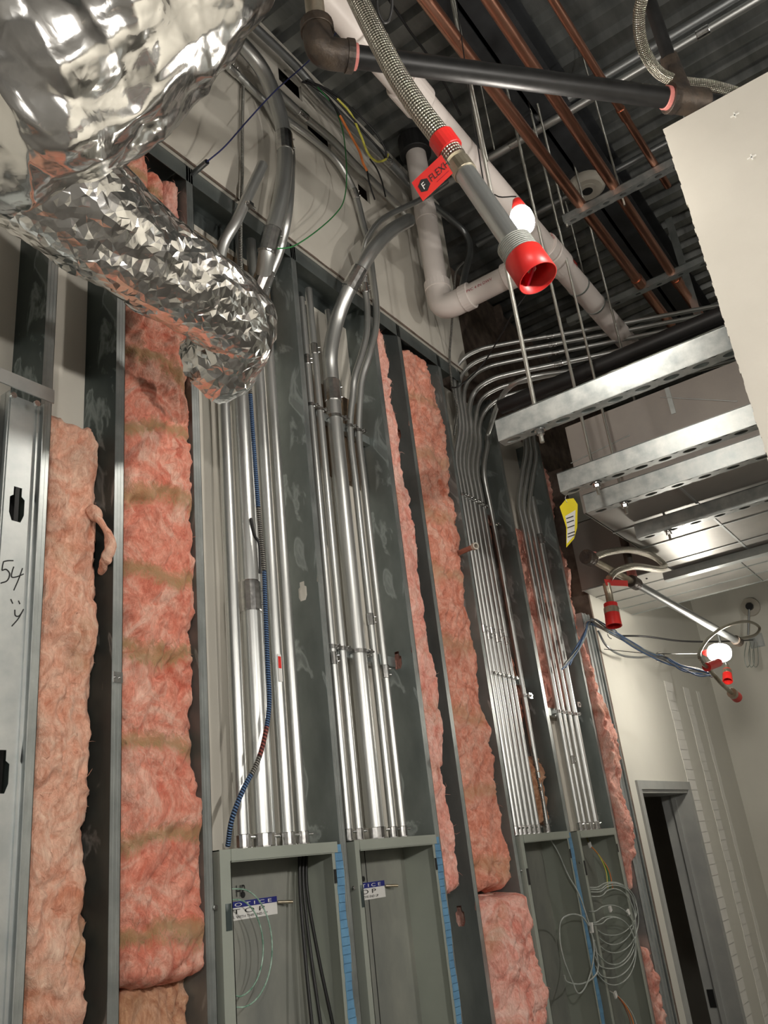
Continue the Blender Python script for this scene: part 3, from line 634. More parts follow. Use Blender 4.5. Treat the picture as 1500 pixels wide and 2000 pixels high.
def V3(x, y, z): return Vector((x, y, z))
# bay 1
x_ = X(474, 1650); conduit('steel conduit leftmost above the first panel box, ending in a slanted open stub', [V3(x_, Y1, Z1), V3(x_, Y1, 1.0), V3(x_, Y1, 1.80), at(430, 505, y=1.80), at(465, 425, y=1.72), at(513, 322, y=1.66)], .0215, open1=True)
x_ = X(513, 1645); cx2 = x_
conduit('fattest steel conduit above the first panel box, bending up over the upper wall', [V3(x_, Y1, Z1), V3(x_, Y1, .9), V3(x_, Y1, 1.75), V3(x_, Y1, 2.02), at(508, 556, y=1.80), at(524, 480, y=1.70), at(546, 400, y=1.66), at(556, 325, y=1.66), at(553, 258, y=1.66), at(538, 195, y=1.66), at(508, 130, y=1.66), at(455, 70, y=1.66), at(380, 5, y=1.66), at(330, -40, y=1.66)], .033,
        cps=[V3(x_, Y1, at(495, 1168, y=Y1).z), V3(x_, Y1, at(486, 752, y=Y1).z), at(522, 470, y=1.70), at(556, 280, y=1.66), at(508, 550, y=1.8)])
x_ = X(540, 1645); conduit('thin steel conduit right of the fattest one over the first box', [V3(x_, Y1+.02, Z1), V3(x_, Y1+.02, 2.46)], .014)
x_ = X(562, 1643); conduit('steel conduit with a red and white label over the first box', [V3(x_, Y1, Z1), V3(x_, Y1, 2.44)], .021)
P_ = at(541, 1303, y=Y1-.023); s_ = MB().box(P_-Vector((.008, .001, .045)), P_+Vector((.010, .001, .045))).build('paper_label', white, None); s_.name = 'paper_label'
bpy.data.objects.remove(s_)
t_lab = [o for o in C.objects if o.get('label', '').startswith('steel conduit with a red and white')][0]
b = MB().box((x_-.019, Y1-.0225, P_.z-.045), (x_-.001, Y1-.0205, P_.z+.045)).build('paper_label', white, t_lab, label='small red and white paper label')
MB().box((x_-.018, Y1-.0228, P_.z-.002), (x_-.003, Y1-.0218, P_.z+.038)).build('red_print', red, b)
x_ = X(590, 1643); conduit('rightmost steel conduit over the first box, kinked behind the fat one', [V3(x_, Y1, Z1), V3(x_, Y1, 1.2), V3(x_, Y1, 2.0), V3(x_, Y1, 2.22), at(545, 492, y=1.78), at(561, 420, y=1.70), at(567, 340, y=1.72), at(563, 280, y=1.74), at(520, 200, y=1.75)], .021)
# armoured cable, blue
t = thing('armoured_cable', at(445, 1655, y=1.82), 'blue and grey armoured cable snaking in front of the first bay conduits', 'cable')
mcp = [at(445, 1652, y=1.85), at(453, 1600, y=1.81), at(476, 1540, y=1.79), at(503, 1488, y=1.785), at(519, 1430, y=1.785), at(526, 1370, y=1.785), at(523, 1300, y=1.785), at(519, 1200, y=1.785), at(515, 1100, y=1.785), at(507, 1020, y=1.785), at(500, 930, y=1.785), at(493, 830, y=1.785), at(487, 740, y=1.785), at(478, 640, y=1.785), at(471, 540, y=1.78), at(470, 440, y=1.765), at(473, 340, y=1.765), at(473, 250, y=1.765), at(475, 160, y=1.765)]
path = smooth(mcp, 6); i1, i2 = 0, 0
cuts = [0, 15, 19, 25, 47, 56, 70, 74, len(path)-1]; mt_ = [mc_blue, mc_grey, mc_red, mc_blue, mc_grey, mc_blue, mc_grey, mc_grey]
mt_ = [mc_blue, mc_grey, mc_red, mc_blue, mc_grey, mc_blue, mc_grey, mc_grey]
for k in range(len(cuts)-1): MB().tube(path[cuts[k]:cuts[k+1]+1], .0075, 10).build('armour', mt_[k], t)
wire('hanging_wire', 'dark thin wire curving behind the fat conduit of the first bay', [at(490, 1012, y=1.83), at(497, 1045, y=1.83), at(507, 1065, y=1.83), at(508, 1120, y=1.84)], .005, rubber)
# bay 2
zb = PANELS[1][2]; sz1 = at(655, 1265, y=Y1).z; sz2 = at(622, 800, y=Y1).z
x_ = X(680, 1625); conduit('thin steel conduit leftmost over the second box, ending in an open stub', [V3(x_, Y1, zb), V3(x_, Y1, 2.32)], .0145, straps=(sz1, sz2), open1=True, cps=[V3(x_, Y1, 2.0), V3(x_, Y1, .72)])
x_ = X(700, 1625); conduit('thin steel conduit second from left over the second box, open stub top', [V3(x_, Y1, zb), V3(x_, Y1, 2.40)], .0165, straps=(sz1, sz2), open1=True, cps=[V3(x_, Y1, 2.08)])
x_ = X(733, 1622); zt_ = at(655, 850, y=Y1).z
conduit('fat steel conduit over the second box, swooping out to an open end', [V3(x_, Y1, zb), V3(x_, Y1, .8), V3(x_, Y1, 1.5), V3(x_, Y1, zt_), at(647, 740, y=1.86), at(645, 690, y=1.84), at(657, 630, y=1.80), at(676, 578, y=1.73), at(700, 532, y=1.66), at(728, 487, y=1.60), at(762, 452, y=1.57), at(799, 430, y=1.55)], .0335, mat=emt, open1=True,
        straps=(sz1, sz2), cps=[V3(x_, Y1, at(655, 770, y=Y1).z), at(693, 545, y=1.68)])
x_ = X(752, 1622); conduit('thin steel conduit just right of the fat one over the second box', [V3(x_, Y1+.02, zb), V3(x_, Y1+.02, 2.38)], .013, straps=(sz1,))
x_ = X(767, 1622); conduit('steel conduit over the second box, bending left then up past the fat stub', [V3(x_, Y1, zb), V3(x_, Y1, 1.0), V3(x_, Y1, 1.50), V3(x_, Y1, 1.76), at(689, 770, y=1.84), at(693, 735, y=1.82), at(707, 690, y=1.79), at(716, 650, y=1.77), at(717, 600, y=1.76), at(711, 540, y=1.74), at(711, 490, y=1.70), at(722, 458, y=1.66), at(745, 430, y=1.63), at(780, 410, y=1.60), at(826, 387, y=1.55), at(872, 355, y=1.50)], .0150, straps=(sz2,), cps=[V3(x_, Y1, at(740, 1215, y=Y1).z), at(711, 560, y=1.745)])
x_ = X(786, 1622); conduit('rightmost steel conduit over the second box, running up left along the upper wall', [V3(x_, Y1, zb), V3(x_, Y1, 1.0), V3(x_, Y1, 1.52), V3(x_, Y1, 1.76), at(703, 775, y=1.84), at(708, 735, y=1.82), at(722, 690, y=1.78), at(733, 645, y=1.76), at(735, 600, y=1.755), at(728, 540, y=1.75), at(720, 480, y=1.75), at(710, 440, y=1.75), at(694, 380, y=1.75), at(672, 335, y=1.75), at(646, 302, y=1.75), at(606, 268, y=1.75), at(574, 244, y=1.75), at(526, 206, y=1.75), at(470, 152, y=1.75), at(414, 100, y=1.75), at(330, 20, y=1.75)], .0165, straps=(sz2,), cps=[V3(x_, Y1, at(764, 1315, y=Y1).z), at(690, 378, y=1.75), at(455, 138, y=1.75)])
x_ = X(737, 1622, 1.90); conduit('short thin stub standing behind the fat conduit in the second bay', [V3(2.53, 1.92, 1.2), V3(2.53, 1.92, 2.36)], .014, open1=True, conn=False)
P_ = at(766, 1316, y=1.84); 
# strut rails across the bays, behind the conduits
for (a, b_, z_, lb) in ((2.33, 2.865, sz1, 'short strut rail behind the second bay conduits, lower'), (2.33, 2.865, sz2, 'short strut rail behind the second bay conduits, upper'), (3.51, 4.05, .80, 'short strut rail behind the third bay conduits, lower'), (3.51, 4.05, 1.74, 'short strut rail behind the third bay conduits, upper'), (4.09, 4.66, .67, 'short strut rail behind the fourth bay conduits')):
    tag(MB().box((a, 1.885, z_-.02), (b_, 1.910, z_+.02)).build('strut_rail', galv), lb, 'strut')
# conduits along the upper wall
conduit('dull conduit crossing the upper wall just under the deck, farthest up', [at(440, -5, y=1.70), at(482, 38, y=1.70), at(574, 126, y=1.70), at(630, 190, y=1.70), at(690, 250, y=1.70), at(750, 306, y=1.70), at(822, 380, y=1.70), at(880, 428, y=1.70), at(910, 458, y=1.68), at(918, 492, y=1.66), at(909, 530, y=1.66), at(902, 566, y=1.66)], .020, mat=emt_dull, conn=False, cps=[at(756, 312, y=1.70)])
conduit('bright-edged conduit on the upper wall behind the green wire', [at(520, 160, y=1.72), at(590, 224, y=1.72), at(650, 275, y=1.72), at(694, 322, y=1.72), at(740, 366, y=1.72), at(790, 415, y=1.72)], .019, mat=emt, conn=False, cps=[at(590, 224, y=1.72)])
t = thing('copper_stub', at(372, 345, y=1.86), 'short grey tube stub leaning out of the top track with a blue line in it', 'pipe')
MB().tube([at(362, 352, y=1.85), at(404, 316, y=1.70)], .011, 12, open1=True).build('pipe', emt_dull, t)
wire('pull_line', 'dark blue pull line stretched from the tube stub up to the right', [at(404, 316, y=1.70), at(440, 285, y=1.66), at(484, 235, y=1.60), at(540, 175, y=1.55), at(604, 118, y=1.50), at(680, 40, y=1.45), at(720, 0, y=1.4)], .003, navy, 'line')
wire('green_wire', 'thin green wire hanging in a wide curve across the upper wall', [at(541, 486, y=1.64), at(575, 480, y=1.62), at(620, 450, y=1.62), at(655, 418, y=1.62), at(672, 390, y=1.62), at(677, 340, y=1.62), at(672, 270, y=1.62), at(660, 225, y=1.62), at(646, 200, y=1.62), at(620, 170, y=1.62)], .0028, green)
P_ = at(487, 400, y=1.68); b = MB(); b.tube([P_-Vector((.02, 0, 0)), P_+Vector((.03, 0, 0))], .006, 8); b.box(P_-Vector((.012, .012, .008)), P_+Vector((.012, .02, .008))); tag(b.build('beam_clamp', zinc), 'small zinc clamp tying the armoured cable to the slanted stub', 'clamp')
P_ = at(292, 222, y=1.74); tag(MB().box(P_-V3(.20, .0, .03), P_+V3(.03, .035, .06)).build('board_offcut', drywall), 'small gypsum board offcut fixed on the upper wall beside the foil duct', 'board')
# cable bundle with coloured jackets
wire('black_cable', 'black cable loop outermost beside the yellow marked one', [at(590, 160, y=1.66), at(640, 175, y=1.62), at(690, 215, y=1.60), at(730, 255, y=1.58), at(752, 290, y=1.58), at(755, 312, y=1.60)], .005, rubber, 'cable')
wire('black_cable', 'black cable loop inside the outermost one, under the deck', [at(600, 155, y=1.65), at(650, 190, y=1.62), at(700, 245, y=1.60), at(735, 285, y=1.58), at(752, 308, y=1.60)], .005, rubber, 'cable')
t = thing('marked_cable', at(700, 240, y=1.60), 'black cable with a yellow jacket length looping at the upper wall', 'cable')
MB().tube(smooth([at(596, 158, y=1.67), at(630, 170, y=1.64), at(658, 192, y=1.62)], 6), .0055, 8).build('cable', rubber, t)
MB().tube(smooth([at(658, 192, y=1.62), at(685, 222, y=1.61), at(705, 265, y=1.60), at(718, 298, y=1.60), at(735, 315, y=1.60), at(752, 312, y=1.60), at(758, 302, y=1.6)], 6), .0060, 8).build('jacket', yellow, t)
t = thing('marked_cable', at(690, 260, y=1.58), 'black cable with an orange jacket length, hanging straight down', 'cable')
MB().tube(smooth([at(600, 160, y=1.66), at(640, 190, y=1.62), at(664, 226, y=1.60)], 6), .0055, 8).build('cable', rubber, t)
MB().tube(smooth([at(664, 226, y=1.60), at(684, 262, y=1.59), at(702, 296, y=1.58), at(709, 318, y=1.58), at(717, 334, y=1.58)], 6), .0060, 8).build('jacket', orange, t)
MB().tube(smooth([at(717, 334, y=1.58), at(722, 360, y=1.58), at(732, 390, y=1.58)], 6), .0040, 8).build('cable', rubber, t)
wire('black_cable', 'short black cable tail hanging below the orange jacket', [at(722, 310, y=1.59), at(736, 330, y=1.58), at(746, 355, y=1.58), at(753, 384, y=1.58)], .004, rubber, 'cable')

# bay 3: tight row that bends out overhead
zb = PANELS[2][2]; row = [1006, 1014, 1022, 1031, 1041, 1050]
ends = [(1440, 590), (1440, 603), (1440, 617), (1440, 634), (1440, 650), (1440, 666)]
bz_ = [2.60, 2.56, 2.52, 2.46, 2.42, 2.38]
ordl = ['outermost', 'second', 'third', 'fourth', 'fifth', 'sixth']
kink = [0, 0, -.015, -.03, -.03, -.04]
for k, px in enumerate(row):
    x_ = at(px, 1618, y=Y1).x; zk = bz_[k]; r = .0125 if k != 3 else .0150
    xb = x_
    P = [V3(x_, Y1, zb), V3(x_, Y1, .9), V3(x_, Y1, 1.72), V3(x_, Y1, 1.95), V3(x_+.03, Y1-.03, 2.12), V3(x_+.035, Y1-.04, 2.22)]
    top = V3(x_+.04, Y1-.045, zk-.16)
    if top.z > 2.26: P.append(top)
    E_ = at(ends[k][0], ends[k][1], z=zk+.02)
    dirn = (E_-V3(x_+.05, Y1-.05, zk)); dirn.z = 0; dirn.normalize()
    c0 = V3(x_+.045, Y1-.05, zk)
    P += [c0+dirn*.035+V3(0, 0, -.06), c0+dirn*.13+V3(0, 0, -.005), c0+dirn*.28+V3(0, 0, .01)]
    P += [c0+(E_-c0)*.5, E_, E_+(E_-c0)*.3]
    conduit('%s steel conduit from left over the third panel box, bending out overhead' % ordl[k], P, r, mat=emt if k < 6 else emt_dull, straps=(.80, 1.74), cps=[V3(x_, Y1, 1.02 - .03*(k % 2)), c0+(E_-c0)*.35])
x_ = at(1068, 1618, y=Y1).x
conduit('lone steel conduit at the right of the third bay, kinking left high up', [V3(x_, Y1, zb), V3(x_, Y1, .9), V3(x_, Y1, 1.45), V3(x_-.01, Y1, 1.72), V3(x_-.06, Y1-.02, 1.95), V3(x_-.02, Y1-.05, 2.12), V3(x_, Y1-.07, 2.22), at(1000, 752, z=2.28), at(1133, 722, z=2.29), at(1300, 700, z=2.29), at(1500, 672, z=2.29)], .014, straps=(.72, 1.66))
wire('armoured_cable', 'thin grey armoured cable curving down at the right of the third bay', [at(1066, 1616, y=1.84), at(1058, 1560, y=1.85), at(1046, 1500, y=1.86), at(1035, 1440, y=1.87), at(1028, 1380, y=1.88), at(1010, 1320, y=1.89)], .005, mc_grey, 'cable')
wire('armoured_cable', 'thin grey flexible cable hanging from the upper wall beside the white pipe', [at(905, 512, y=1.6), at(891, 530, y=1.6), at(887, 570, y=1.62), at(882, 640, y=1.70), at(878, 700, y=1.76), at(884, 760, y=1.78), at(893, 800, y=1.80), at(887, 850, y=1.82)], .0065, mc_grey, 'cable')
wire('black_cable', 'thin black cable sagging from the conduit bank up to the red cap', [at(880, 758, y=1.76), at(900, 752, y=1.70), at(940, 715, y=1.60), at(975, 660, y=1.45), at(1003, 610, y=1.30), at(1035, 565, y=1.2)], .004, rubber, 'cable')
# bay 4
zb = PANELS[3][2]
for k, (px, r, lb) in enumerate(((1131, .015, 'leftmost steel conduit over the fourth panel box'), (1141, .013, 'second steel conduit over the fourth panel box'), (1152, .014, 'third steel conduit over the fourth panel box'), (1163, .020, 'thick right steel conduit over the fourth panel box'))):
    x_ = at(px, 1610, y=Y1).x; o_ = .045*(k)
    if k < 3: P = [V3(x_, Y1, zb), V3(x_, Y1, .9), V3(x_, Y1, 1.7), V3(x_, Y1, 1.9), V3(x_+.04, Y1-.04, 2.1), V3(x_+.09, Y1-.07, 2.26), V3(x_+.1, Y1-.09, 2.45), V3(x_+.12, Y1-.2, 2.55), V3(x_+.3, Y1-.7, 2.58), V3(x_+.6, Y1-1.6, 2.6)]
    else: P = [V3(x_, Y1, zb), V3(x_, Y1, 2.0)]
    conduit(lb, P, r, straps=(.67,), cps=[V3(x_, Y1, .42)] if k == 1 else ([V3(x_, Y1, 1.72)] if k == 3 else []))
P_ = at(1100, 1000, y=YF-.003)
# capped copper stub out of the rusty batt
t = thing('copper_stub', at(890, 1083, y=1.80), 'short copper tube with a pale ferrule poking out of the rusty batt', 'pipe')
a_, b_ = at(889, 1083, y=1.82), at(925, 1068, y=1.68); MB().tube([a_, b_], .0125, 14).build('pipe', pm('dull copper', (.42, .27, .22), (.3, .19, .16), .6, .4, 12), t)
MB().tube([b_, b_+(b_-a_).normalized()*.02], .0165, 14, open1=True, wall=.62).build('ferrule', beige, t)

# ------------------------------------------------------------------ pvc drainage
def pipe_run(parent, name, pts, r, mat, seg=24, n=8, **kw): return MB().tube(smooth(pts, n) if len(pts) > 2 else pts, r, seg, **kw).build(name, mat, parent)
ZM = 2.64; E0 = at(862, 606, y=1.62); RP = .057
t = thing('drain_pipe', (E0.x, 1.62, E0.z), 'white plastic drain dropping by the wall then turning towards the main line', 'pipe')
ex, ez = E0.x, E0.z
pipe_run(t, 'pipe', [V3(ex, 1.62, DECK-.02), V3(ex, 1.62, ez+.10)], RP, pvc)
pipe_run(t, 'elbow', [V3(ex, 1.62, ez+.15), V3(ex, 1.62, ez+.07), V3(ex, 1.60, ez+.02), V3(ex, 1.55, ez), V3(ex, 1.46, ez)], RP*1.12, pvc)
ring_ = MB(); ring(ring_, V3(ex, 1.62, ez+.145), (0, 0, 1), RP*1.2, .05, 24); ring_.build('hub', pvc, t)
ring_ = MB(); ring(ring_, V3(ex, 1.465, ez), (0, 1, 0), RP*1.2, .05, 24); ring_.build('hub', pvc, t)
pipe_run(t, 'pipe', [V3(ex, 1.50, ez), V3(ex, 1.02, ez)], RP, pvc)
rg = MB(); ring(rg, V3(ex, 1.20, ez), (0, 1, 0), RP*1.2, .10, 24); rg.build('coupling', pvc, t)
rg = MB(); ring(rg, V3(ex, 1.62, ez+.62), (0, 0, 1), RP*1.04, .09, 24); rg.build('coupling', pvc, t)
rg = MB(); ring(rg, V3(ex, 1.62, DECK-.07), (0, 0, 1), RP*1.55, .12, 24); rg.build('deck_collar', rubber, t, label='black sleeve at the deck')
yM = .98
t2 = thing('drain_pipe', (2.0, yM, ez), 'long white plastic main drain running away under the deck, above the braided hose', 'pipe')
zM = ez; sc = zM/2.64
A_, B_ = at(700, 60, z=zM), at(1235, 690, z=zM); yM = at(1090, 512, z=zM).y
A_ = V3(at(690, 110, y=yM).x-.5, yM, zM); B_ = V3(B_.x+.35, yM, zM)
pipe_run(t2, 'pipe', [A_, B_], RP*.97, pvc)
for px, py, h_ in ((725, 160, .10), (815, 255, .13), (1085, 510, .13), (1065, 480, .05)):
    c = at(px, py, y=yM); c = V3(c.x, yM, zM); rg = MB(); ring(rg, c, (1, 0, 0), RP*1.17, h_, 24); rg.build('coupling', pvc, t2)
pipe_run(t2, 'branch', [V3(ex, 1.04, zM), V3(ex+.03, yM+.02, zM), V3(ex+.12, yM, zM)], RP*1.1, pvc)
c = at(790, 225, y=yM); 
for px, py in ((1130, 560), (1160, 590)):
    c = at(px, py, y=yM); c = V3(c.x, yM, zM); rg = MB(); ring(rg, c, (1, 0, 0), RP*1.03, .012, 24); rg.build('hanger_band', galv, t2)
# printed line on the pipe (flat lettering)
P0 = at(1100, 560, y=yM-RP); text_mesh('PVC DWV 4 IN PIPE', .035, V3(P0.x, yM-RP-.001, zM-.004), (1, 0, 0), (0, 0, 1), red, t2)
text_mesh('PVC 4 IN DWV', .022, V3(ex-RP-.001, 1.44, zM-.02), (0, -1, 0), (0, 0, 1), red_in, t)

# ------------------------------------------------------------------ sprinkler main, braided hose and red-capped drop
zS = 1.98; a_, b_ = at(655, 106, z=zS), at(1310, 192, z=zS); d_ = (b_-a_).normalized()
t = thing('sprinkler_pipe', a_, 'thick black sprinkler pipe crossing the top between two cast fittings', 'pipe')
pipe_run(t, 'pipe', [a_, b_], .030, black_pipe)
e_ = at(626, 98, z=zS)
mb = MB(); mb.tube(smooth([a_+d_*.04, a_-d_*.02, e_+V3(0, 0, .01), e_+V3(-.005, 0, .05), e_+V3(-.005, 0, .085)], 6), [.040]*25, 20); mb.build('elbow', cast, t)
rg = MB(); ring(rg, a_+d_*.038, d_, .043, .02, 20); ring(rg, e_+V3(-.005, 0, .075), (0, 0, 1), .045, .03, 20); rg.build('elbow_rim', cast, t)
rg = MB(); ring(rg, a_+d_*.052, d_, .0335, .012, 20); rg.build('sealant', pm('pink sealant', (.70, .25, .22), (.6, .2, .18), 0, .5, 9), t)
pipe_run(t, 'nipple', [e_+V3(-.005, 0, .08), e_+V3(0, 0, .45)], .026, nipple)
rg = MB(); ring(rg, e_+V3(-.005, 0, .10), (0, 0, 1), .030, .012, 20); rg.build('sealant', mud, t)
tee = at(1332, 196, z=zS)
mb = MB(); mb.tube([b_, tee+d_*.075], .041, 20); mb.build('tee', cast, t)
mb = MB(); mb.tube([tee, at(1318, 150, z=zS+.10), at(1306, 112, z=zS+.17)], [.036, .030, .026], 18); mb.build('branch', cast, t)
rg = MB(); ring(rg, b_+d_*.003, d_, .044, .022, 20); rg.build('tee_rim', cast, t)
rg = MB(); ring(rg, b_-d_*.012, d_, .0335, .018, 20); rg.build('sealant', MATS['pink sealant'], t)
pipe_run(t, 'riser', [at(1306, 112, z=zS+.16), at(1275, 20, z=zS+.32), at(1255, -40, z=zS+.45)], .020, black_pipe)
pipe_run(t, 'run_on', [tee+d_*.07, tee+d_*.45], .030, black_pipe)
t = thing('braided_hose', at(1250, 60, z=2.05), 'braided steel hose looping at the top right behind the black fitting', 'hose')
pipe_run(t, 'hose', [at(1262, -30, z=2.12), at(1248, 30, z=2.10), at(1255, 90, z=2.08), at(1285, 140, z=2.07), at(1330, 160, z=2.05), at(1390, 168, z=2.04), at(1450, 185, z=2.02), at(1520, 205, z=2.0)], .017, braid, seg=18)
# foreground hose
t = thing('braided_hose', at(1035, 520, z=.80), 'near braided steel hose with red collar ending in a red-capped steel drop', 'hose')
pipe_run(t, 'hose', [at(672, -60, d=1.62), at(702, 5, d=1.58), at(737, 75, d=1.545), at(777, 150, d=1.515), at(820, 215, d=1.49), at(858, 265, d=1.475), at(890, 310, d=1.46)], .0195, braid, seg=22)
T0, T1 = at(888, 308, d=1.46), at(1012, 488, d=1.345); dt = (T1-T0).normalized()
rg = MB(); ring(rg, at(870, 281, d=1.471), at(888, 308, d=1.462)-at(850, 256, d=1.479), .0235, .034, 22); rg.build('collar', red, t, label='glossy red collar band')
rg = MB(); ring(rg, T0+dt*.030, dt, .0205, .030, 20); rg.build('ferrule', nipple, t)
pipe_run(t, 'drop_pipe', [T0+dt*.02, T1+dt*.01], .0182, emt, seg=22)
rg = MB(); rg.tube([T1-dt*.014, T1+dt*.02], .0295, 26); rg.build('threaded_ring', thread_m, t)
c0 = T1+dt*.018; mb = MB()
seg = 32; u_ = dt.orthogonal().normalized(); w_ = dt.cross(u_); V = []; Fc = []
for (h_, rr) in ((0, .031), (.002, .032), (.050, .0322), (.050, .0305), (.006, .030)):
    for k in range(seg): a = 2*PI*k/seg; V.append(c0+dt*h_+(u_*math.cos(a)+w_*math.sin(a))*rr)
for j in range(4):
    for k in range(seg): k2 = (k+1) % seg; Fc.append((j*seg+k, j*seg+k2, (j+1)*seg+k2, (j+1)*seg+k))
mb.add(V, Fc, smooth=True); Fd = [tuple(range(4*seg, 5*seg))]; mb.add(V, Fd); mb.build('cap', red, t, label='open-ended red plastic cap')
MB().tube([c0+dt*.011, c0+dt*.030], .0075, 10).build('sprinkler_head', nipple, t)
MB().box(c0+dt*.022, (.028, .002, .012), x=u_, y=w_, z=dt).build('cap_rib', red_in, t)
# red tag on the collar
tg = thing('hang_tag', at(850, 345, d=1.45), 'bright red hose tag with black lettering and hexagon logo', 'tag')
q = [at(804, 357, d=1.45), at(826, 393, d=1.445), at(884, 340, d=1.43), at(862, 302, d=1.435)]
nn = (q[1]-q[0]).cross(q[3]-q[0]).normalized(); nn = nn if nn.dot(-q[0]) > 0 else -nn
q[2] = q[1]+(q[3]-q[0])
MB().add([p+nn*.0004 for p in q]+[p-nn*.0004 for p in q], [(0, 1, 2, 3), (7, 6, 5, 4), (0, 4, 5, 1), (1, 5, 6, 2), (2, 6, 7, 3), (3, 7, 4, 0)]).build('card', red, tg)
ex_ = (q[3]-q[0]).normalized(); ey_ = (q[0]-q[1]).normalized(); Lx = (q[3]-q[0]).length; Ly = (q[0]-q[1]).length; O = q[1]+nn*.0009
cH = O+ex_*Lx*.24+ey_*Ly*.5; hx = [cH+(ex_*math.cos(a)+ey_*math.sin(a))*Ly*.30 for a in [PI/6+i*PI/3 for i in range(6)]]
MB().add(hx, [tuple(range(6))]).build('hexagon_logo', ink, tg)
text_mesh('F', Ly*.42, cH+nn*.0006-ex_*Ly*.13-ey_*Ly*.15, ex_, ey_, white, tg)
text_mesh('FLEXH', Ly*.46, O+ex_*Lx*.43+ey_*Ly*.36+nn*.0003, ex_, ey_, ink, tg, squash=.82)
MB().box(O+ex_*Lx*.75+ey_*Ly*.2, (Lx*.2, Ly*.012, .0002), x=ex_, y=ey_, z=nn).build('fine_print', red_in, tg)

# ------------------------------------------------------------------ work lights
def bulb(loc, label, glow, r=.036, cord=None, ax=(0, 0, -1), col=red, length=1.25, strc=None):
    loc = Vector(loc); ax = Vector(ax).normalized(); t = thing('work_light', loc, label, 'lamp')
    k = 10; pts = []; rr = []
    for i in range(k+1):
        a = PI*i/k; pts.append(loc+ax*(-math.cos(a))*r*length); rr.append(max(.002, r*math.sin(a)**.7))
    MB().tube(pts, rr, 16).build('bulb', glow, t)
    b0 = loc-ax*r*length; MB().tube([b0-ax*.028, b0-ax*.005, b0+ax*.010], [.012, .020, .022], 14).build('socket', col, t)
    if strc: MB().tube(smooth(strc, 5), .0022, 6).build('cord', rubber, t)
    return t
LB = at(1020, 430, z=1.75)
bulb(LB, 'glaring bare work bulb hanging behind the red-capped drop', glow_main, .036, ax=(.15, 0, -1), strc=[LB+V3(-.01, 0, .085), at(966, 380, z=1.95), at(940, 330, z=2.2), LB+V3(-.05, 0, 1.95)])
LF = at(1405, 1275, y=1.15)
bulb(LF, 'bright far work bulb near the white end wall', glow_far, .055, ax=(0, -.9, -.2), length=1.2, strc=[LF+V3(0, .11, .02), at(1300, 1277, y=1.3), at(1262, 1276, y=1.45), at(1180, 1268, y=1.75)])
for k, p in enumerate(ROOM_BULBS):
    bulb(p, 'bare work bulb on the string %s' % ['behind the viewer near the framing', 'behind the viewer to the left', 'behind the right partition, added as unseen fill'][k], glow_room, .04, strc=[Vector(p)+V3(0, 0, .09), Vector(p)+V3(0, 0, DECK-p[2])])

# ------------------------------------------------------------------ copper lines and their hanger
ZC = 2.75
cp = [((900, 90), (1300, 620), .026, 'copper pipe nearest the wall of the three overhead'), ((955, 0), (1370, 620), .024, 'middle copper pipe of the three overhead'), ((1080, 0), (1290, 340), .016, 'thinnest copper pipe, right of the three overhead')]
for (p0, p1, r, lb) in cp:
    q0, q1 = at(*p0, z=ZC), at(*p1, z=ZC); yy = (q0.y+q1.y)/2
    t = thing('copper_pipe', (q0.x, yy, ZC), lb, 'pipe'); yv = (q1.y-q0.y)/(q1.x-q0.x)
    pipe_run(t, 'pipe', [V3(q0.x-1.6, q0.y-1.6*yv, ZC), V3(q1.x+.1, q1.y+.1*yv, ZC)], r, copper)
    ca = q1; rg = MB(); ring(rg, V3(ca.x-.45, ca.y-.45*yv, ZC), (1, yv, 0), r*1.22, .07, 18); rg.build('coupling', copper, t)
def slotted_rail(label, a, b, h, w_, mat, slots=12, name='strut_channel', slot_r=.017, side_slots=False, rods=True):
    """channel from a to b along -y: two sides and a slotted bottom"""
    t = thing(name, a, label, 'strut'); a = Vector(a); b = Vector(b); L_ = (b-a).length; d = (b-a).normalized(); s = V3(1, 0, 0)
    th = .0025
    MB().box(a+d*L_/2+V3(0, 0, h/2)+s*th/2, (th/2, L_/2, h/2), x=s, y=d, z=(0, 0, 1)).build('side_web', mat, t)
    MB().box(a+d*L_/2+V3(0, 0, h/2)+s*(w_-th/2), (th/2, L_/2, h/2), x=s, y=d, z=(0, 0, 1)).build('side_web', mat, t)
    mb = MB(); n = slots; pl = L_/n; m_ = 16
    for k in range(n):
        c = a+d*pl*(k+.5)+s*w_/2; inn = []; out = []
        for i in range(m_):
            an = 2*PI*(i+.5)/m_; cu, su = math.cos(an), math.sin(an); inn.append(c+d*cu*slot_r*1.5+s*su*slot_r*.8)
            q_ = max(abs(cu), abs(su)); out.append(c+d*(cu/q_)*pl/2+s*(su/q_)*w_/2)
        mb.add(inn+out, [(i, (i+1) % m_, m_+(i+1) % m_, m_+i) for i in range(m_)])
    mb.build('slotted_web', mat, t, solid=.002)
    mb = MB(); 
    for sx in (.0035, w_-.0035): mb.box(a+d*L_/2+V3(0, 0, h-.001)+s*sx, (.0035, L_/2, .0015), x=s, y=d, z=(0, 0, 1))
    mb.build('lip', mat, t)
    return t
q0 = at(1100, 432, z=ZC-.05); slotted_rail('thin slotted strut carrying the three copper pipes overhead', V3(q0.x, q0.y, ZC-.055), V3(q0.x, -.25, ZC-.055), .040, .041, strut_m, 14, slot_r=.011)
HX_ = q0.x
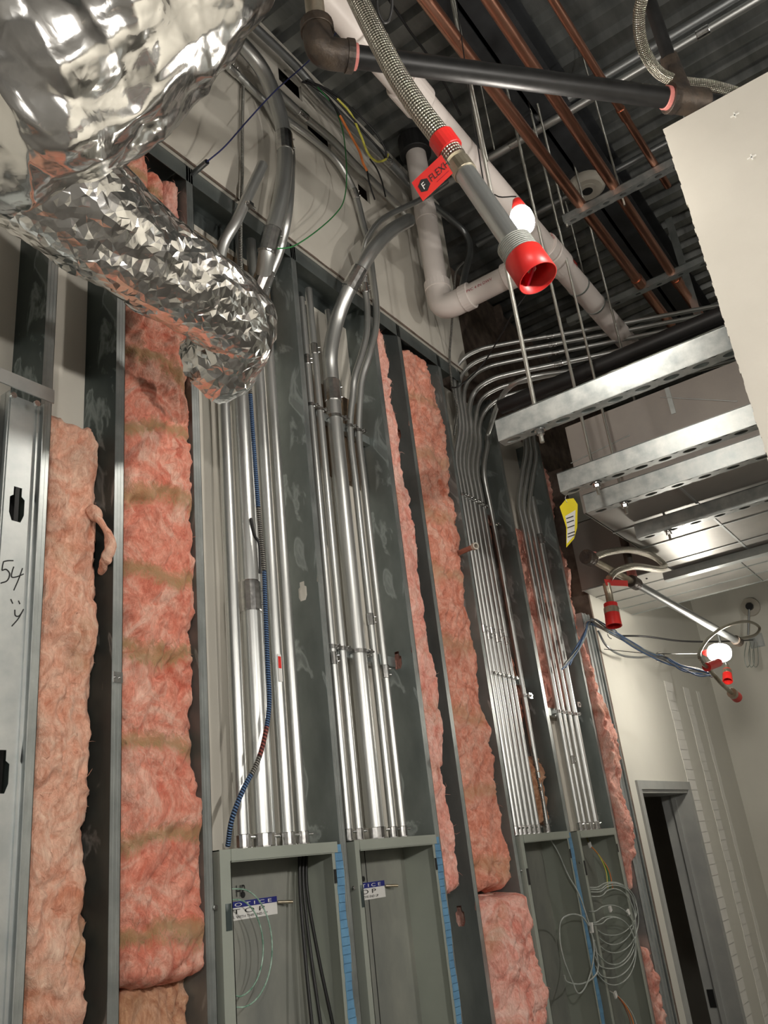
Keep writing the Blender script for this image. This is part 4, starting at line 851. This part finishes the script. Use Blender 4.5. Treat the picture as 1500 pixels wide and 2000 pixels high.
# ------------------------------------------------------------------ trapeze struts and rods
ZS = 1.28; yl = 1.01; SH = .082
tops = [(966, 821), (1087, 925), (1138, 967), (1236, 1020)]
slab = ['nearest slotted trapeze strut, uppermost in view, its end toward the wall', 'second trapeze strut, with the yellow tag on it', 'third trapeze strut, close behind the second', 'farthest trapeze strut at lower right under the duct']
SX = []
for k, (px, py) in enumerate(tops):
    q = at(px, py, z=ZS+SH); SX.append((q.x, q.y)); 
    slotted_rail(slab[k], V3(q.x, q.y, ZS), V3(q.x, -1.3, ZS), SH if k != 3 else .07, .05, strut_m, 26 if k < 2 else 22)
rodpx = [(1043, 785, .0075), (1155, 900, .0065), (1196, 884, .0060), (1296, 1001, .006)]
rlab = ['brightest threaded rod holding the nearest trapeze strut', 'threaded rod dropping to the second trapeze strut', 'threaded rod dropping to the third trapeze strut', 'thin threaded rod dropping to the farthest trapeze strut']
for k, (px, py, r) in enumerate(rodpx):
    x_ = SX[k][0]+.025; q = at(px, py, x=x_); y_ = q.y
    t = thing('threaded_rod', (x_, y_, ZS-.06), rlab[k], 'rod')
    pipe_run(t, 'rod', [V3(x_, y_, ZS-.050), V3(x_, y_, DECK-.01)], r, rod_m, seg=10)
    for z_ in (ZS-.007, ):
        mb = MB(); mb.tube([V3(x_, y_, z_-.014), V3(x_, y_, z_)], .0135, 6, smooth=False); mb.build('nut', zinc, t)
        MB().tube([V3(x_, y_, z_), V3(x_, y_, z_+.003)], .019, 14).build('washer', zinc, t)
for k, (px, py, lb) in enumerate(((1240, 778, 'thin rod passing between the first and second struts, rightmost'), (1183, 820, 'thin hanger rod just left of the rightmost one'), (1350, 300, ''))):
    if not lb: continue
# rods hanging by the copper rack and deck
for (px, py, z_, r, lb) in ((1103, 432, ZC-.05, .006, 'threaded rod at the left end of the copper pipe rack'), (1215, 390, ZC-.05, .005, 'threaded rod holding the middle of the copper pipe rack'), (945, 300, 2.3, .004, 'thin steel rod hanging beside the braided hose'), (960, 280, 2.9, .003, 'thinnest wire hanger beside the copper pipes')):
    q = at(px, py, z=z_); tag(MB().tube([V3(q.x+.02, q.y, z_-.02), V3(q.x+.02, q.y, DECK)], r, 8).build('threaded_rod', rod_m), lb, 'rod')
# yellow inspection tag
t = thing('hang_tag', at(1112, 980, z=1.24), 'yellow and white inspection tag hanging from the second strut', 'tag')
pts2 = [(1105, 975), (1120, 973), (1128, 985), (1127, 1030), (1121, 1052), (1106, 1069), (1106, 1030), (1098, 1005), (1093, 990)]
dz = SX[1][0]-.01; V = [at(a, b, x=dz) for a, b in pts2]
mb = MB(); n = len(V); mb.add(V+[v+V3(.002, 0, 0) for v in V], [tuple(range(n)), tuple(range(2*n-1, n-1, -1))]+[(i, (i+1) % n, n+(i+1) % n, n+i) for i in range(n)]); mb.build('card', yel, t)
V = [at(a, b, x=dz-.001) for a, b in ((1104, 1008), (1124, 996), (1122, 1046), (1107, 1062), (1108, 1030))]; MB().add(V, [tuple(range(5))]).build('white_field', white, t)
for i, (a, b) in enumerate(((1106, 1012), (1107, 1020), (1108, 1030), (1109, 1042), (1109, 1048))):
    V = [at(a, b, x=dz-.0018), at(a+14, b-5, x=dz-.0018), at(a+14, b-3, x=dz-.0018), at(a, b+2, x=dz-.0018)]; MB().add(V, [(0, 1, 2, 3)]).build('print_line', ink, t)
MB().tube(smooth([at(1108, 982, x=dz), at(1104, 972, x=dz), at(1110, 962, x=dz)], 4), .0012, 5).build('wire_tie', zinc, t)

# ------------------------------------------------------------------ rectangular ducts
DXa, DXb = at(1140, 1003, z=ZS+SH+.002).x, 4.78; dy = at(1140, 1003, z=ZS+SH+.002).y; dz0 = ZS+SH+.002
t = thing('sheet_metal_duct', (DXa, 0, dz0), 'large rectangular sheet metal duct resting on the trapeze struts', 'duct')
dz1 = at(1104, 835, x=DXa).z
MB().box((DXa, -1.6, dz0), (DXa+.004, dy, dz1)).build('side_panel', duct_side, t)
MB().box((DXa+.004, dy-.004, dz0), (DXb, dy, dz1)).build('side_panel', duct_m, t)
MB().box((DXa+.004, -1.6, dz1-.004), (DXb, dy-.004, dz1)).build('top_panel', duct_m, t)
mb = MB(); cells = [DXa, DXa+.36, DXa+.72, DXa+1.08, DXb]; ys = [dy-.005, dy-.42, dy-.84, dy-1.26, -1.6]
for i in range(4):
    for j in range(4):
        MB().box((cells[i]+.006, ys[j+1]+.005, dz0-.0), (cells[i+1]-.006, ys[j]-.005, dz0+.004)).build('bottom_panel', duct_m, t)
for i in range(1, 4): MB().box((cells[i]-.006, -1.6, dz0-.005), (cells[i]+.006, dy, dz0)).build('seam', galv_bright, t)
for j in range(1, 4): MB().box((DXa, ys[j]-.005, dz0-.004), (DXb, ys[j]+.005, dz0+.003)).build('seam', galv_bright, t)
MB().box((DXa-.003, dy-.5, dz1-.13), (DXa-.0005, dy-.48, dz1)).build('hanger_band', galv, t)
for a_, b_ in (((1290, 776), (1440, 784)), ((1115, 905), (1230, 850))): MB().tube([at(*a_, x=DXa-.001), at(*b_, x=DXa-.001)], .003, 4).build('seam', galv_bright, t)
MB().box((DXb-.06, -1.6, dz0-.05), (DXb, dy+.05, dz0-.006)).build('flange', galv, t)
# lower, farther duct crossing to the wall
t = thing('sheet_metal_duct', (5.2, 0, 1.3), 'low flat duct crossing overhead in front of the doorway wall, seamed underneath', 'duct')
fx = [4.84, 5.06, 5.28, 5.50, 5.72]
for i in range(4): MB().box((fx[i]+.004, -3.3, 1.42), (fx[i+1]-.004, 1.77, 1.425)).build('bottom_panel', duct_m, t)
for i in range(5): MB().box((fx[i]-.005, -3.3, 1.414), (fx[i]+.005, 1.77, 1.42)).build('seam', galv, t)
for yy in (.9, .0, -.9): MB().box((4.84, yy-.004, 1.415), (5.72, yy+.004, 1.42)).build('seam', galv, t)
MB().box((4.84, -3.3, 1.425), (4.845, 1.77, 1.85)).build('side_panel', duct_side, t); MB().box((5.715, -3.3, 1.425), (5.72, 1.77, 1.85)).build('side_panel', duct_side, t); MB().box((4.84, -3.3, 1.845), (5.72, 1.77, 1.85)).build('top_panel', duct_side, t)
b = MB()
for k in range(9): p = V3(4.95+.06*k % .5, 1.4-.33*k, 1.4135); b.tube([p, p+V3(0, 0, .004)], .006, 7)
b.build('screw', rubber, t, kind='stuff')

# ------------------------------------------------------------------ overhead: joists, conduits, insulated line
for (px, py, w_, lb) in ((1165, 330, .16, 'dark steel roof joist over the copper pipes, splashed with foam'), (1010, 20, .10, 'second dark joist running beside the first under the deck')):
    q = at(px, py, z=DECK-.25); t = thing('roof_joist', (q.x, q.y, DECK-.30), lb, 'joist')
    mb = MB(); yy = q.y+(.0 if w_ > .12 else .25)
    MB().box((-3.0, yy-w_/2, DECK-.28), (7.4, yy+w_/2, DECK-.265)).build('bottom_flange', black_beam, t)
    MB().box((-3.0, yy-.006, DECK-.265), (7.4, yy+.006, DECK-.02)).build('web', black_beam, t); MB().box((-3.0, yy-w_/2, DECK-.02), (7.4, yy+w_/2, DECK-.003)).build('top_flange', black_beam, t)
q = at(1147, 372, z=3.42); t = thing('ceiling_fitting', (q.x, q.y, 3.42), 'round beige cup with dark hole mounted under the dark joist', 'fitting')
mb = MB(); mb.tube([q, q+V3(0, 0, .012), q+V3(0, 0, .08), q+V3(0, 0, .085)], [.085, .105, .105, .06], 28); mb.build('rim', beige, t)
MB().tube([q-V3(0, 0, .006), q+V3(0, 0, .002)], .055, 22).build('inner_ring', beige, t); MB().tube([q-V3(0, 0, .009), q-V3(0, 0, .005)], .030, 18).build('hole', rubber, t)
def yrun(lb, px, py, z_, r, mat, y0, y1, name='steel_conduit', cat='conduit', cps=()):
    q = at(px, py, z=z_); t = thing(name, (q.x, q.y, z_), lb, cat); pipe_run(t, 'pipe', [V3(q.x, y0, z_), V3(q.x, y1, z_)], r, mat, seg=16)
    for c in cps: rg = MB(); ring(rg, V3(q.x, c, z_), (0, 1, 0), r*1.15, .06, 16); rg.build('coupling', zinc, t)
    return t
yrun('bright conduit running diagonally under the deck across the copper pipes', 1060, 248, 3.45, .022, emt, 1.75, -2.5, cps=(1.1, .1))
yrun('dull conduit under the deck at top right, beyond the bright one', 1330, 60, 3.50, .026, emt_dull, 1.0, -2.5)
yrun('dull conduit under the deck between bright conduit and pipe rack', 1180, 345, 3.55, .020, emt_dull, 1.7, -2.5)
t = yrun('thick black insulated pipe running behind the nearest strut', 1190, 706, 2.05, .036, rubber, 1.50, -1.5, 'insulated_pipe', 'pipe')
q = at(1190, 706, z=2.05)
t = thing('insulated_pipe', (q.x+.2, 1.6, 2.14), 'second black insulated pipe lying above the first one', 'pipe'); pipe_run(t, 'pipe', [V3(q.x+.2, 1.52, 2.15), V3(q.x+.22, -1.5, 2.15)], .03, rubber)
q = at(1290, 556, z=2.7); slotted_rail('dull slotted strut beyond the copper pipe rack', V3(q.x, 1.25, 2.72), V3(q.x, -.4, 2.72), .04, .04, galv, 14, slot_r=.010)
for k, (x_, y_) in enumerate(((q.x+.02, 1.1), (q.x+.02, .35))): tag(MB().tube([V3(x_, y_, 2.70), V3(x_, y_, DECK)], .005, 8).build('threaded_rod', rod_m), ['threaded rod holding the dull far strut, nearer the wall', 'threaded rod holding the dull far strut, away from the wall'][k], 'rod')
tag(MB().box((q.x+.30, .60, 2.30), (q.x+.305, .64, 3.3)).build('hanger_strap', galv), 'flat steel hanger strap descending left of the far copper pipe', 'strap')
# extra thin conduits in the dark behind the wall end
for k, (x_, z_) in enumerate(((5.6, 2.65), (5.75, 2.62), (5.9, 2.66), (6.1, 2.6), (6.35, 2.64))):
    tag(MB().tube([V3(x_, 1.7, z_), V3(x_, -1.8, z_)], .016, 10).build('steel_conduit', emt_dull), 'dull conduit of the parallel bank beyond the far duct', 'conduit', 'parallel dull conduits beyond the duct')
wire('black_cable', 'thin black cable slanting across the dark deck', [at(760, 0, z=3.5), at(800, 60, z=3.5), at(850, 130, z=3.5), at(900, 225, z=3.45)], .006, rubber, 'cable')
t = wire('black_cable', 'black cable loop hanging at the very top beside the braided hose', [at(735, -20, z=1.9), at(738, 20, z=1.88), at(748, 42, z=1.87), at(760, 38, z=1.88), at(766, 10, z=1.9), at(764, -20, z=1.92)], .004, rubber, 'cable')

# ------------------------------------------------------------------ far sprinkler branch
t = thing('sprinkler_branch', at(1300, 1170, y=.95), 'far grey sprinkler branch pipe slanting toward the end wall', 'pipe')
pa, pb, pc = at(1150, 1090, y=1.30), at(1238, 1138, y=1.25), at(1440, 1252, y=1.10)
pipe_run(t, 'pipe', [pa, pb], .017, nipple, seg=16); pipe_run(t, 'pipe', [pb, pc], .021, emt_dull, seg=16)
rg = MB(); ring(rg, pb, pc-pa, .032, .07, 16); rg.build('tee', cast, t); rg = MB(); ring(rg, pa, pb-pa, .036, .06, 16); rg.build('elbow', cast, t); rg = MB(); ring(rg, pb+V3(0, 0, .05), (0, 0, 1), .024, .04, 14); rg.build('sealant', MATS['pink sealant'], t)
rg = MB(); ring(rg, pa+(at(1165, 1086, y=1.28)-pa).normalized()*.035, at(1165, 1086, y=1.28)-pa, .024, .03, 14); rg.build('sealant', MATS['pink sealant'], t)
pipe_run(t, 'riser', [pb, pb+V3(0, 0, .5)], .022, cast, seg=14)
rg = MB(); ring(rg, pc, pc-pb, .03, .06, 14); rg.build('elbow', cast, t)
t = thing('braided_hose', at(1260, 1085, y=1.2), 'far braided hose curling back over the sprinkler branch', 'hose')
pipe_run(t, 'hose', [at(1160, 1088, y=1.28), at(1190, 1078, y=1.24), at(1230, 1074, y=1.20), at(1275, 1086, y=1.16), at(1298, 1105, y=1.14), at(1285, 1112, y=1.14), at(1240, 1106, y=1.18), at(1205, 1115, y=1.22), at(1190, 1130, y=1.24)], .017, braid, seg=14)
def drop(lb, a, b, c, y, r, rc, strapc=None):
    A, B, Cc = at(*a, y=y), at(*b, y=y), at(*c, y=y); t = thing('sprinkler_drop', Cc, lb, 'sprinkler')
    d = (Cc-B).normalized(); pipe_run(t, 'pipe', [A, A+(B-A)*.5, B, Cc-d*.045], r, nipple, seg=14)
    rg = MB(); ring(rg, Cc-d*.055, d, rc*1.02, .03, 16); rg.build('threaded_ring', nipple, t)
    MB().tube([Cc-d*.042, Cc+d*.02], [rc, rc*1.08], 18, open1=True).build('cap', red, t, label='red plastic cap')
    return t
drop('grey drop pipe with red cap left of the far branch', (1184, 1140), (1190, 1165), (1198, 1215), 1.25, .018, .034)
tg = [at(1180, 1131, y=1.24), at(1184, 1143, y=1.24), at(1227, 1145, y=1.22), at(1226, 1134, y=1.22)]
t = MB().add(tg+[p+V3(.002, .002, 0) for p in tg], [(0, 1, 2, 3), (7, 6, 5, 4), (0, 4, 5, 1), (1, 5, 6, 2), (2, 6, 7, 3), (3, 7, 4, 0)]).build('hang_tag', red); tag(t, 'red strip tag on the far sprinkler branch near the left drop', 'tag')
drop('thin bright drop pipe with red cap slanting below the far bulb', (1385, 1308), (1410, 1336), (1437, 1360), 1.05, .011, .026)
tt = drop('short stubby sprinkler with red cap right of the slanting one', (1419, 1300), (1420, 1312), (1421, 1326), 1.3, .016, .030)
MB().tube([at(1419, 1302, y=1.3), V3(at(1419, 1302, y=1.3).x, 1.3, at(1419, 1240, y=1.3).z)], .010, 8).build('riser', emt_dull, tt)
MB().tube([V3(at(1419, 1302, y=1.3).x, 1.3, at(1419, 1240, y=1.3).z), pc], .010, 8).build('arm', emt_dull, tt)
t = MB().tube([at(1380, 1303, y=1.05), at(1403, 1294, y=1.05)], .022, 14).build('hose_collar', red); tag(t, 'red collar just under the far bulb', 'collar')
t = thing('braided_hose', at(1430, 1220, y=1.1), 'pale hose looping around the end of the far branch', 'hose')
pipe_run(t, 'hose', [at(1445, 1248, y=1.08), at(1475, 1240, y=1.05), at(1483, 1225, y=1.04), at(1460, 1214, y=1.04), at(1420, 1222, y=1.05), at(1385, 1245, y=1.06), at(1366, 1275, y=1.06), at(1372, 1295, y=1.05), at(1388, 1308, y=1.05)], .009, braid, seg=12)
t = thing('junction_box', at(1475, 1252, y=1.35), 'square metal junction box with dangling wires at far right', 'box')
c = at(1478, 1252, y=1.35); MB().box(c-V3(.012, .055, .055), c+V3(.03, .055, .055)).build('body', galv, t); MB().box(c-V3(.016, .045, .045), c-V3(.012, -.045, -.045)).build('cover', galv_bright, t)
for k, dx in enumerate((-12, -4, 4)):
    MB().tube(smooth([at(1470+dx, 1255, y=1.33), at(1466+dx, 1280, y=1.33), at(1470+dx, 1302, y=1.33), at(1477+dx, 1295, y=1.33), at(1476+dx, 1262, y=1.33)], 5), .0035, 6).build('tail', greywire, t)
c = at(1466, 1186, x=7.43); t = thing('wall_plate', c, 'round wall plate with stub high on the end wall', 'plate'); MB().tube([c+V3(.018, 0, 0), c-V3(.02, 0, 0)], .075, 22).build('plate', beige, t); MB().tube([c-V3(.02, 0, 0), c-V3(.05, 0, 0)], .03, 14).build('stub', rubber, t)
tag(MB().tube([at(1463, 1190, x=7.36), at(1461, 1240, x=7.36)], .008, 8).build('thin_rod', emt_dull), 'thin rod hanging from the round wall plate', 'rod')
wire('black_cable', 'black cable sagging across to the junction box at far right', [at(1200, 1242, y=1.7), at(1260, 1243, y=1.55), at(1330, 1252, y=1.45), at(1400, 1253, y=1.35), at(1470, 1250, y=1.35)], .006, rubber, 'cable')
wire('grey_cable', 'grey cable sagging in front of the doorway wall', [at(1168, 1232, y=1.75), at(1185, 1262, y=1.72), at(1215, 1280, y=1.7), at(1250, 1284, y=1.65), at(1290, 1280, y=1.5)], .007, emt_dull, 'cable')
# data cable bundle on hooks
bp_ = [(1112, 1300), (1125, 1270), (1142, 1238), (1150, 1219), (1158, 1216), (1180, 1228), (1210, 1244), (1240, 1262), (1270, 1277), (1300, 1288), (1330, 1303), (1365, 1312), (1392, 1318)]
rs = np.random.RandomState(8)
cl = ['blue', 'grey', 'blue', 'pale', 'blue', 'grey', 'pale', 'blue']
for k in range(8):
    mt = {'blue': blue_c, 'grey': emt_dull, 'pale': greywire}[cl[k]]; off = (rs.rand(len(bp_))-.5)*10
    pts = [at(a+(rs.rand()-.5)*3-(k*2 if i == 0 else 0), b+off[i]+(k-4)*1.1*(1 if i not in (3, 8) else .3), y=1.76-.05*i if i > 4 else 1.76-.002*k) for i, (a, b) in enumerate(bp_)]
    wire('data_cable', '%s data cable of the bundle hung in hooks across the doorway wall' % cl[k], pts, .0045, mt, 'cable', group='%s data cables in the hung bundle' % cl[k])
for k, (px, py, y_) in enumerate(((1152, 1222, 1.74), (1196, 1238, 1.70), (1288, 1283, 1.54))):
    c = at(px, py, y=y_); mb = MB(); pts = [c+V3(.0, -.03*math.cos(a), .03*math.sin(a)) for a in np.linspace(-.4, PI+1.2, 12)]; mb.tube(pts, .0035, 6)
    tag(mb.build('cable_hook', zinc), ['steel hook where the data cables leave the framing', 'second steel hook along the data cable bundle', 'steel hook at the sagging end of the data cable bundle'][k], 'hook')

# ------------------------------------------------------------------ doorway
def jamb(mb, x0, x1, z0, z1): mb.box((x0, YF-.028, z0), (x1, YF-.016, z1))
t = MB().box((DX0-.03, YF-.030, ZFLOOR), (DX0+.02, YF-.016, DZ+.05)).build('door_1', frame_grey, kind='structure')
MB().box((DX1-.02, YF-.030, ZFLOOR), (DX1+.035, YF-.016, DZ+.05)).build('jamb', frame_grey, t)
MB().box((DX0+.02, YF-.030, DZ), (DX1-.02, YF-.016, DZ+.05)).build('head', frame_grey, t)
MB().box((DX1-.02, YF-.016, ZFLOOR), (DX1, YB+.02, DZ)).build('jamb_return', frame_grey, t); MB().box((DX1-.035, YF+.07, ZFLOOR), (DX1-.02, YF+.10, DZ)).build('stop', frame_grey, t)
MB().box((DX0, YF-.016, ZFLOOR), (DX0+.02, YB+.02, DZ)).build('jamb_return', frame_grey, t); MB().box((DX0+.02, YF-.016, DZ-.02), (DX1-.02, YB+.02, DZ)).build('head_return', frame_grey, t)
P_ = at(1390, 1950, x=DX1-.021); MB().box(P_-V3(.003, .02, .05), P_+V3(0, .02, .05)).build('strike_plate', rubber, t)

# ------------------------------------------------------------------ foil-wrapped duct
def foil_sweep(pts, radii, seed, nu=120, step=.006, amp=.016, close0=True, close1=True, f0=8.0, wob=.02, facet=0.0):
    path = smooth(pts, 24); R = np.interp(np.linspace(0, 1, len(path)), np.linspace(0, 1, len(radii)), radii)
    # resample
    P = np.array([list(p) for p in path]); L_ = np.concatenate([[0], np.cumsum(np.linalg.norm(np.diff(P, axis=0), axis=1))]); n = int(L_[-1]/step)+2
    s = np.linspace(0, L_[-1], n); Q = np.stack([np.interp(s, L_, P[:, k]) for k in range(3)], 1); R = np.interp(s, L_, R)
    T = np.gradient(Q, axis=0); T /= np.linalg.norm(T, axis=1)[:, None]; u = np.cross(T[0], [0, 0, 1.]); u /= np.linalg.norm(u); verts = []; nrm = []
    for i in range(n):
        u = u-T[i]*(u@T[i]); u /= np.linalg.norm(u); w2 = np.cross(T[i], u)
        a = np.linspace(0, 2*PI, nu, endpoint=False); d = np.cos(a)[:, None]*u+np.sin(a)[:, None]*w2; verts.append(Q[i]+d*R[i]); nrm.append(d)
    V = np.concatenate(verts); Nn = np.concatenate(nrm)
    disp = crumple(V, seed, 5, f0)*amp*.45+fbm(V*3.2, 2, seed)*wob+crumple(V*2.3, seed+3, 4, f0)*amp*.10
    if facet:                                    # crinkled into small flat triangles
        rs = np.random.RandomState(seed); disp = disp + facet*(rs.rand(len(V))-.5)*(.45+np.clip(vnoise(V*7, seed+50)+.5, 0, 1.2))
        J = (rs.rand(len(V), 3)-.5)*step*.8; V = V + J - Nn*np.sum(J*Nn, axis=1)[:, None]
    V = V+Nn*disp[:, None]; mb = MB(); F = grid_mesh(V, nu, n, True)
    if facet:
        F2 = []
        for q, f in enumerate(F): F2 += [(f[0], f[1], f[2]), (f[0], f[2], f[3])] if rs.rand() < .5 else [(f[0], f[1], f[3]), (f[1], f[2], f[3])]
        F = F2
    mb.v = V.tolist(); mb.f = F; mb.uv = [None]*len(F); mb.sm = [not facet]*len(F)
    if close0: mb.f.append(tuple(range(nu-1, -1, -1))); mb.uv.append(None); mb.sm.append(False)
    if close1: mb.f.append(tuple(range((n-1)*nu, n*nu))); mb.uv.append(None); mb.sm.append(False)
    return mb
t = thing('foil_duct', at(200, 440, y=1.40), 'crumpled foil-wrapped duct with a branch elbow hanging at the upper left', 'duct')
yd = 1.38; c1 = at(300, 520, y=yd); zc = c1.z
ce = at(462, 615, y=yd).x
foil_sweep([at(-160, 160, y=yd+.05), at(-60, 230, y=yd+.02), at(60, 315, y=yd), at(165, 415, y=yd), V3(c1.x, yd, zc), V3(ce-.09, yd, zc-.005), V3(ce+.01, yd+.02, zc-.01), V3(ce+.05, yd+.08, zc-.035), V3(ce+.06, yd+.14, zc-.055), V3(ce+.06, yd+.18, zc-.06)], [.15, .185, .18, .145, .128, .126, .124, .122, .122, .118, .115], 5, 62, .0135, .016, True, False, 8, .010, facet=.0015).build('branch_sleeve', foil, t)
foil_sweep([at(-230, 230, y=1.42), at(-100, 175, y=1.36), at(70, 75, y=1.22), at(215, -5, y=1.10), at(330, -90, y=.98), at(420, -230, y=.85)], [.14, .27, .30, .30, .26, .23, .2], 15, 280, .006, .027, True, True, 4.4, .016).build('main_sleeve', foil, t)
foil_sweep([at(320, -45, y=1.5), at(420, -55, y=1.38), at(515, -75, y=1.25)], [.14, .19, .18, .12], 25, 130, .007, .018, True, True, 6, .012).build('upper_sleeve', foil, t)
# flap of wool torn out of the pale batt
foil_sweep([at(176, 1000, y=1.85), at(196, 1016, y=1.81), at(212, 1040, y=1.79), at(217, 1066, y=1.785), at(207, 1090, y=1.80), at(198, 1118, y=1.85)], [.020, .014, .011, .014, .012, .016, .010], 33, 40, .003, .010, True, True, 16, .006).build('torn_flap', pink_pale, B1)
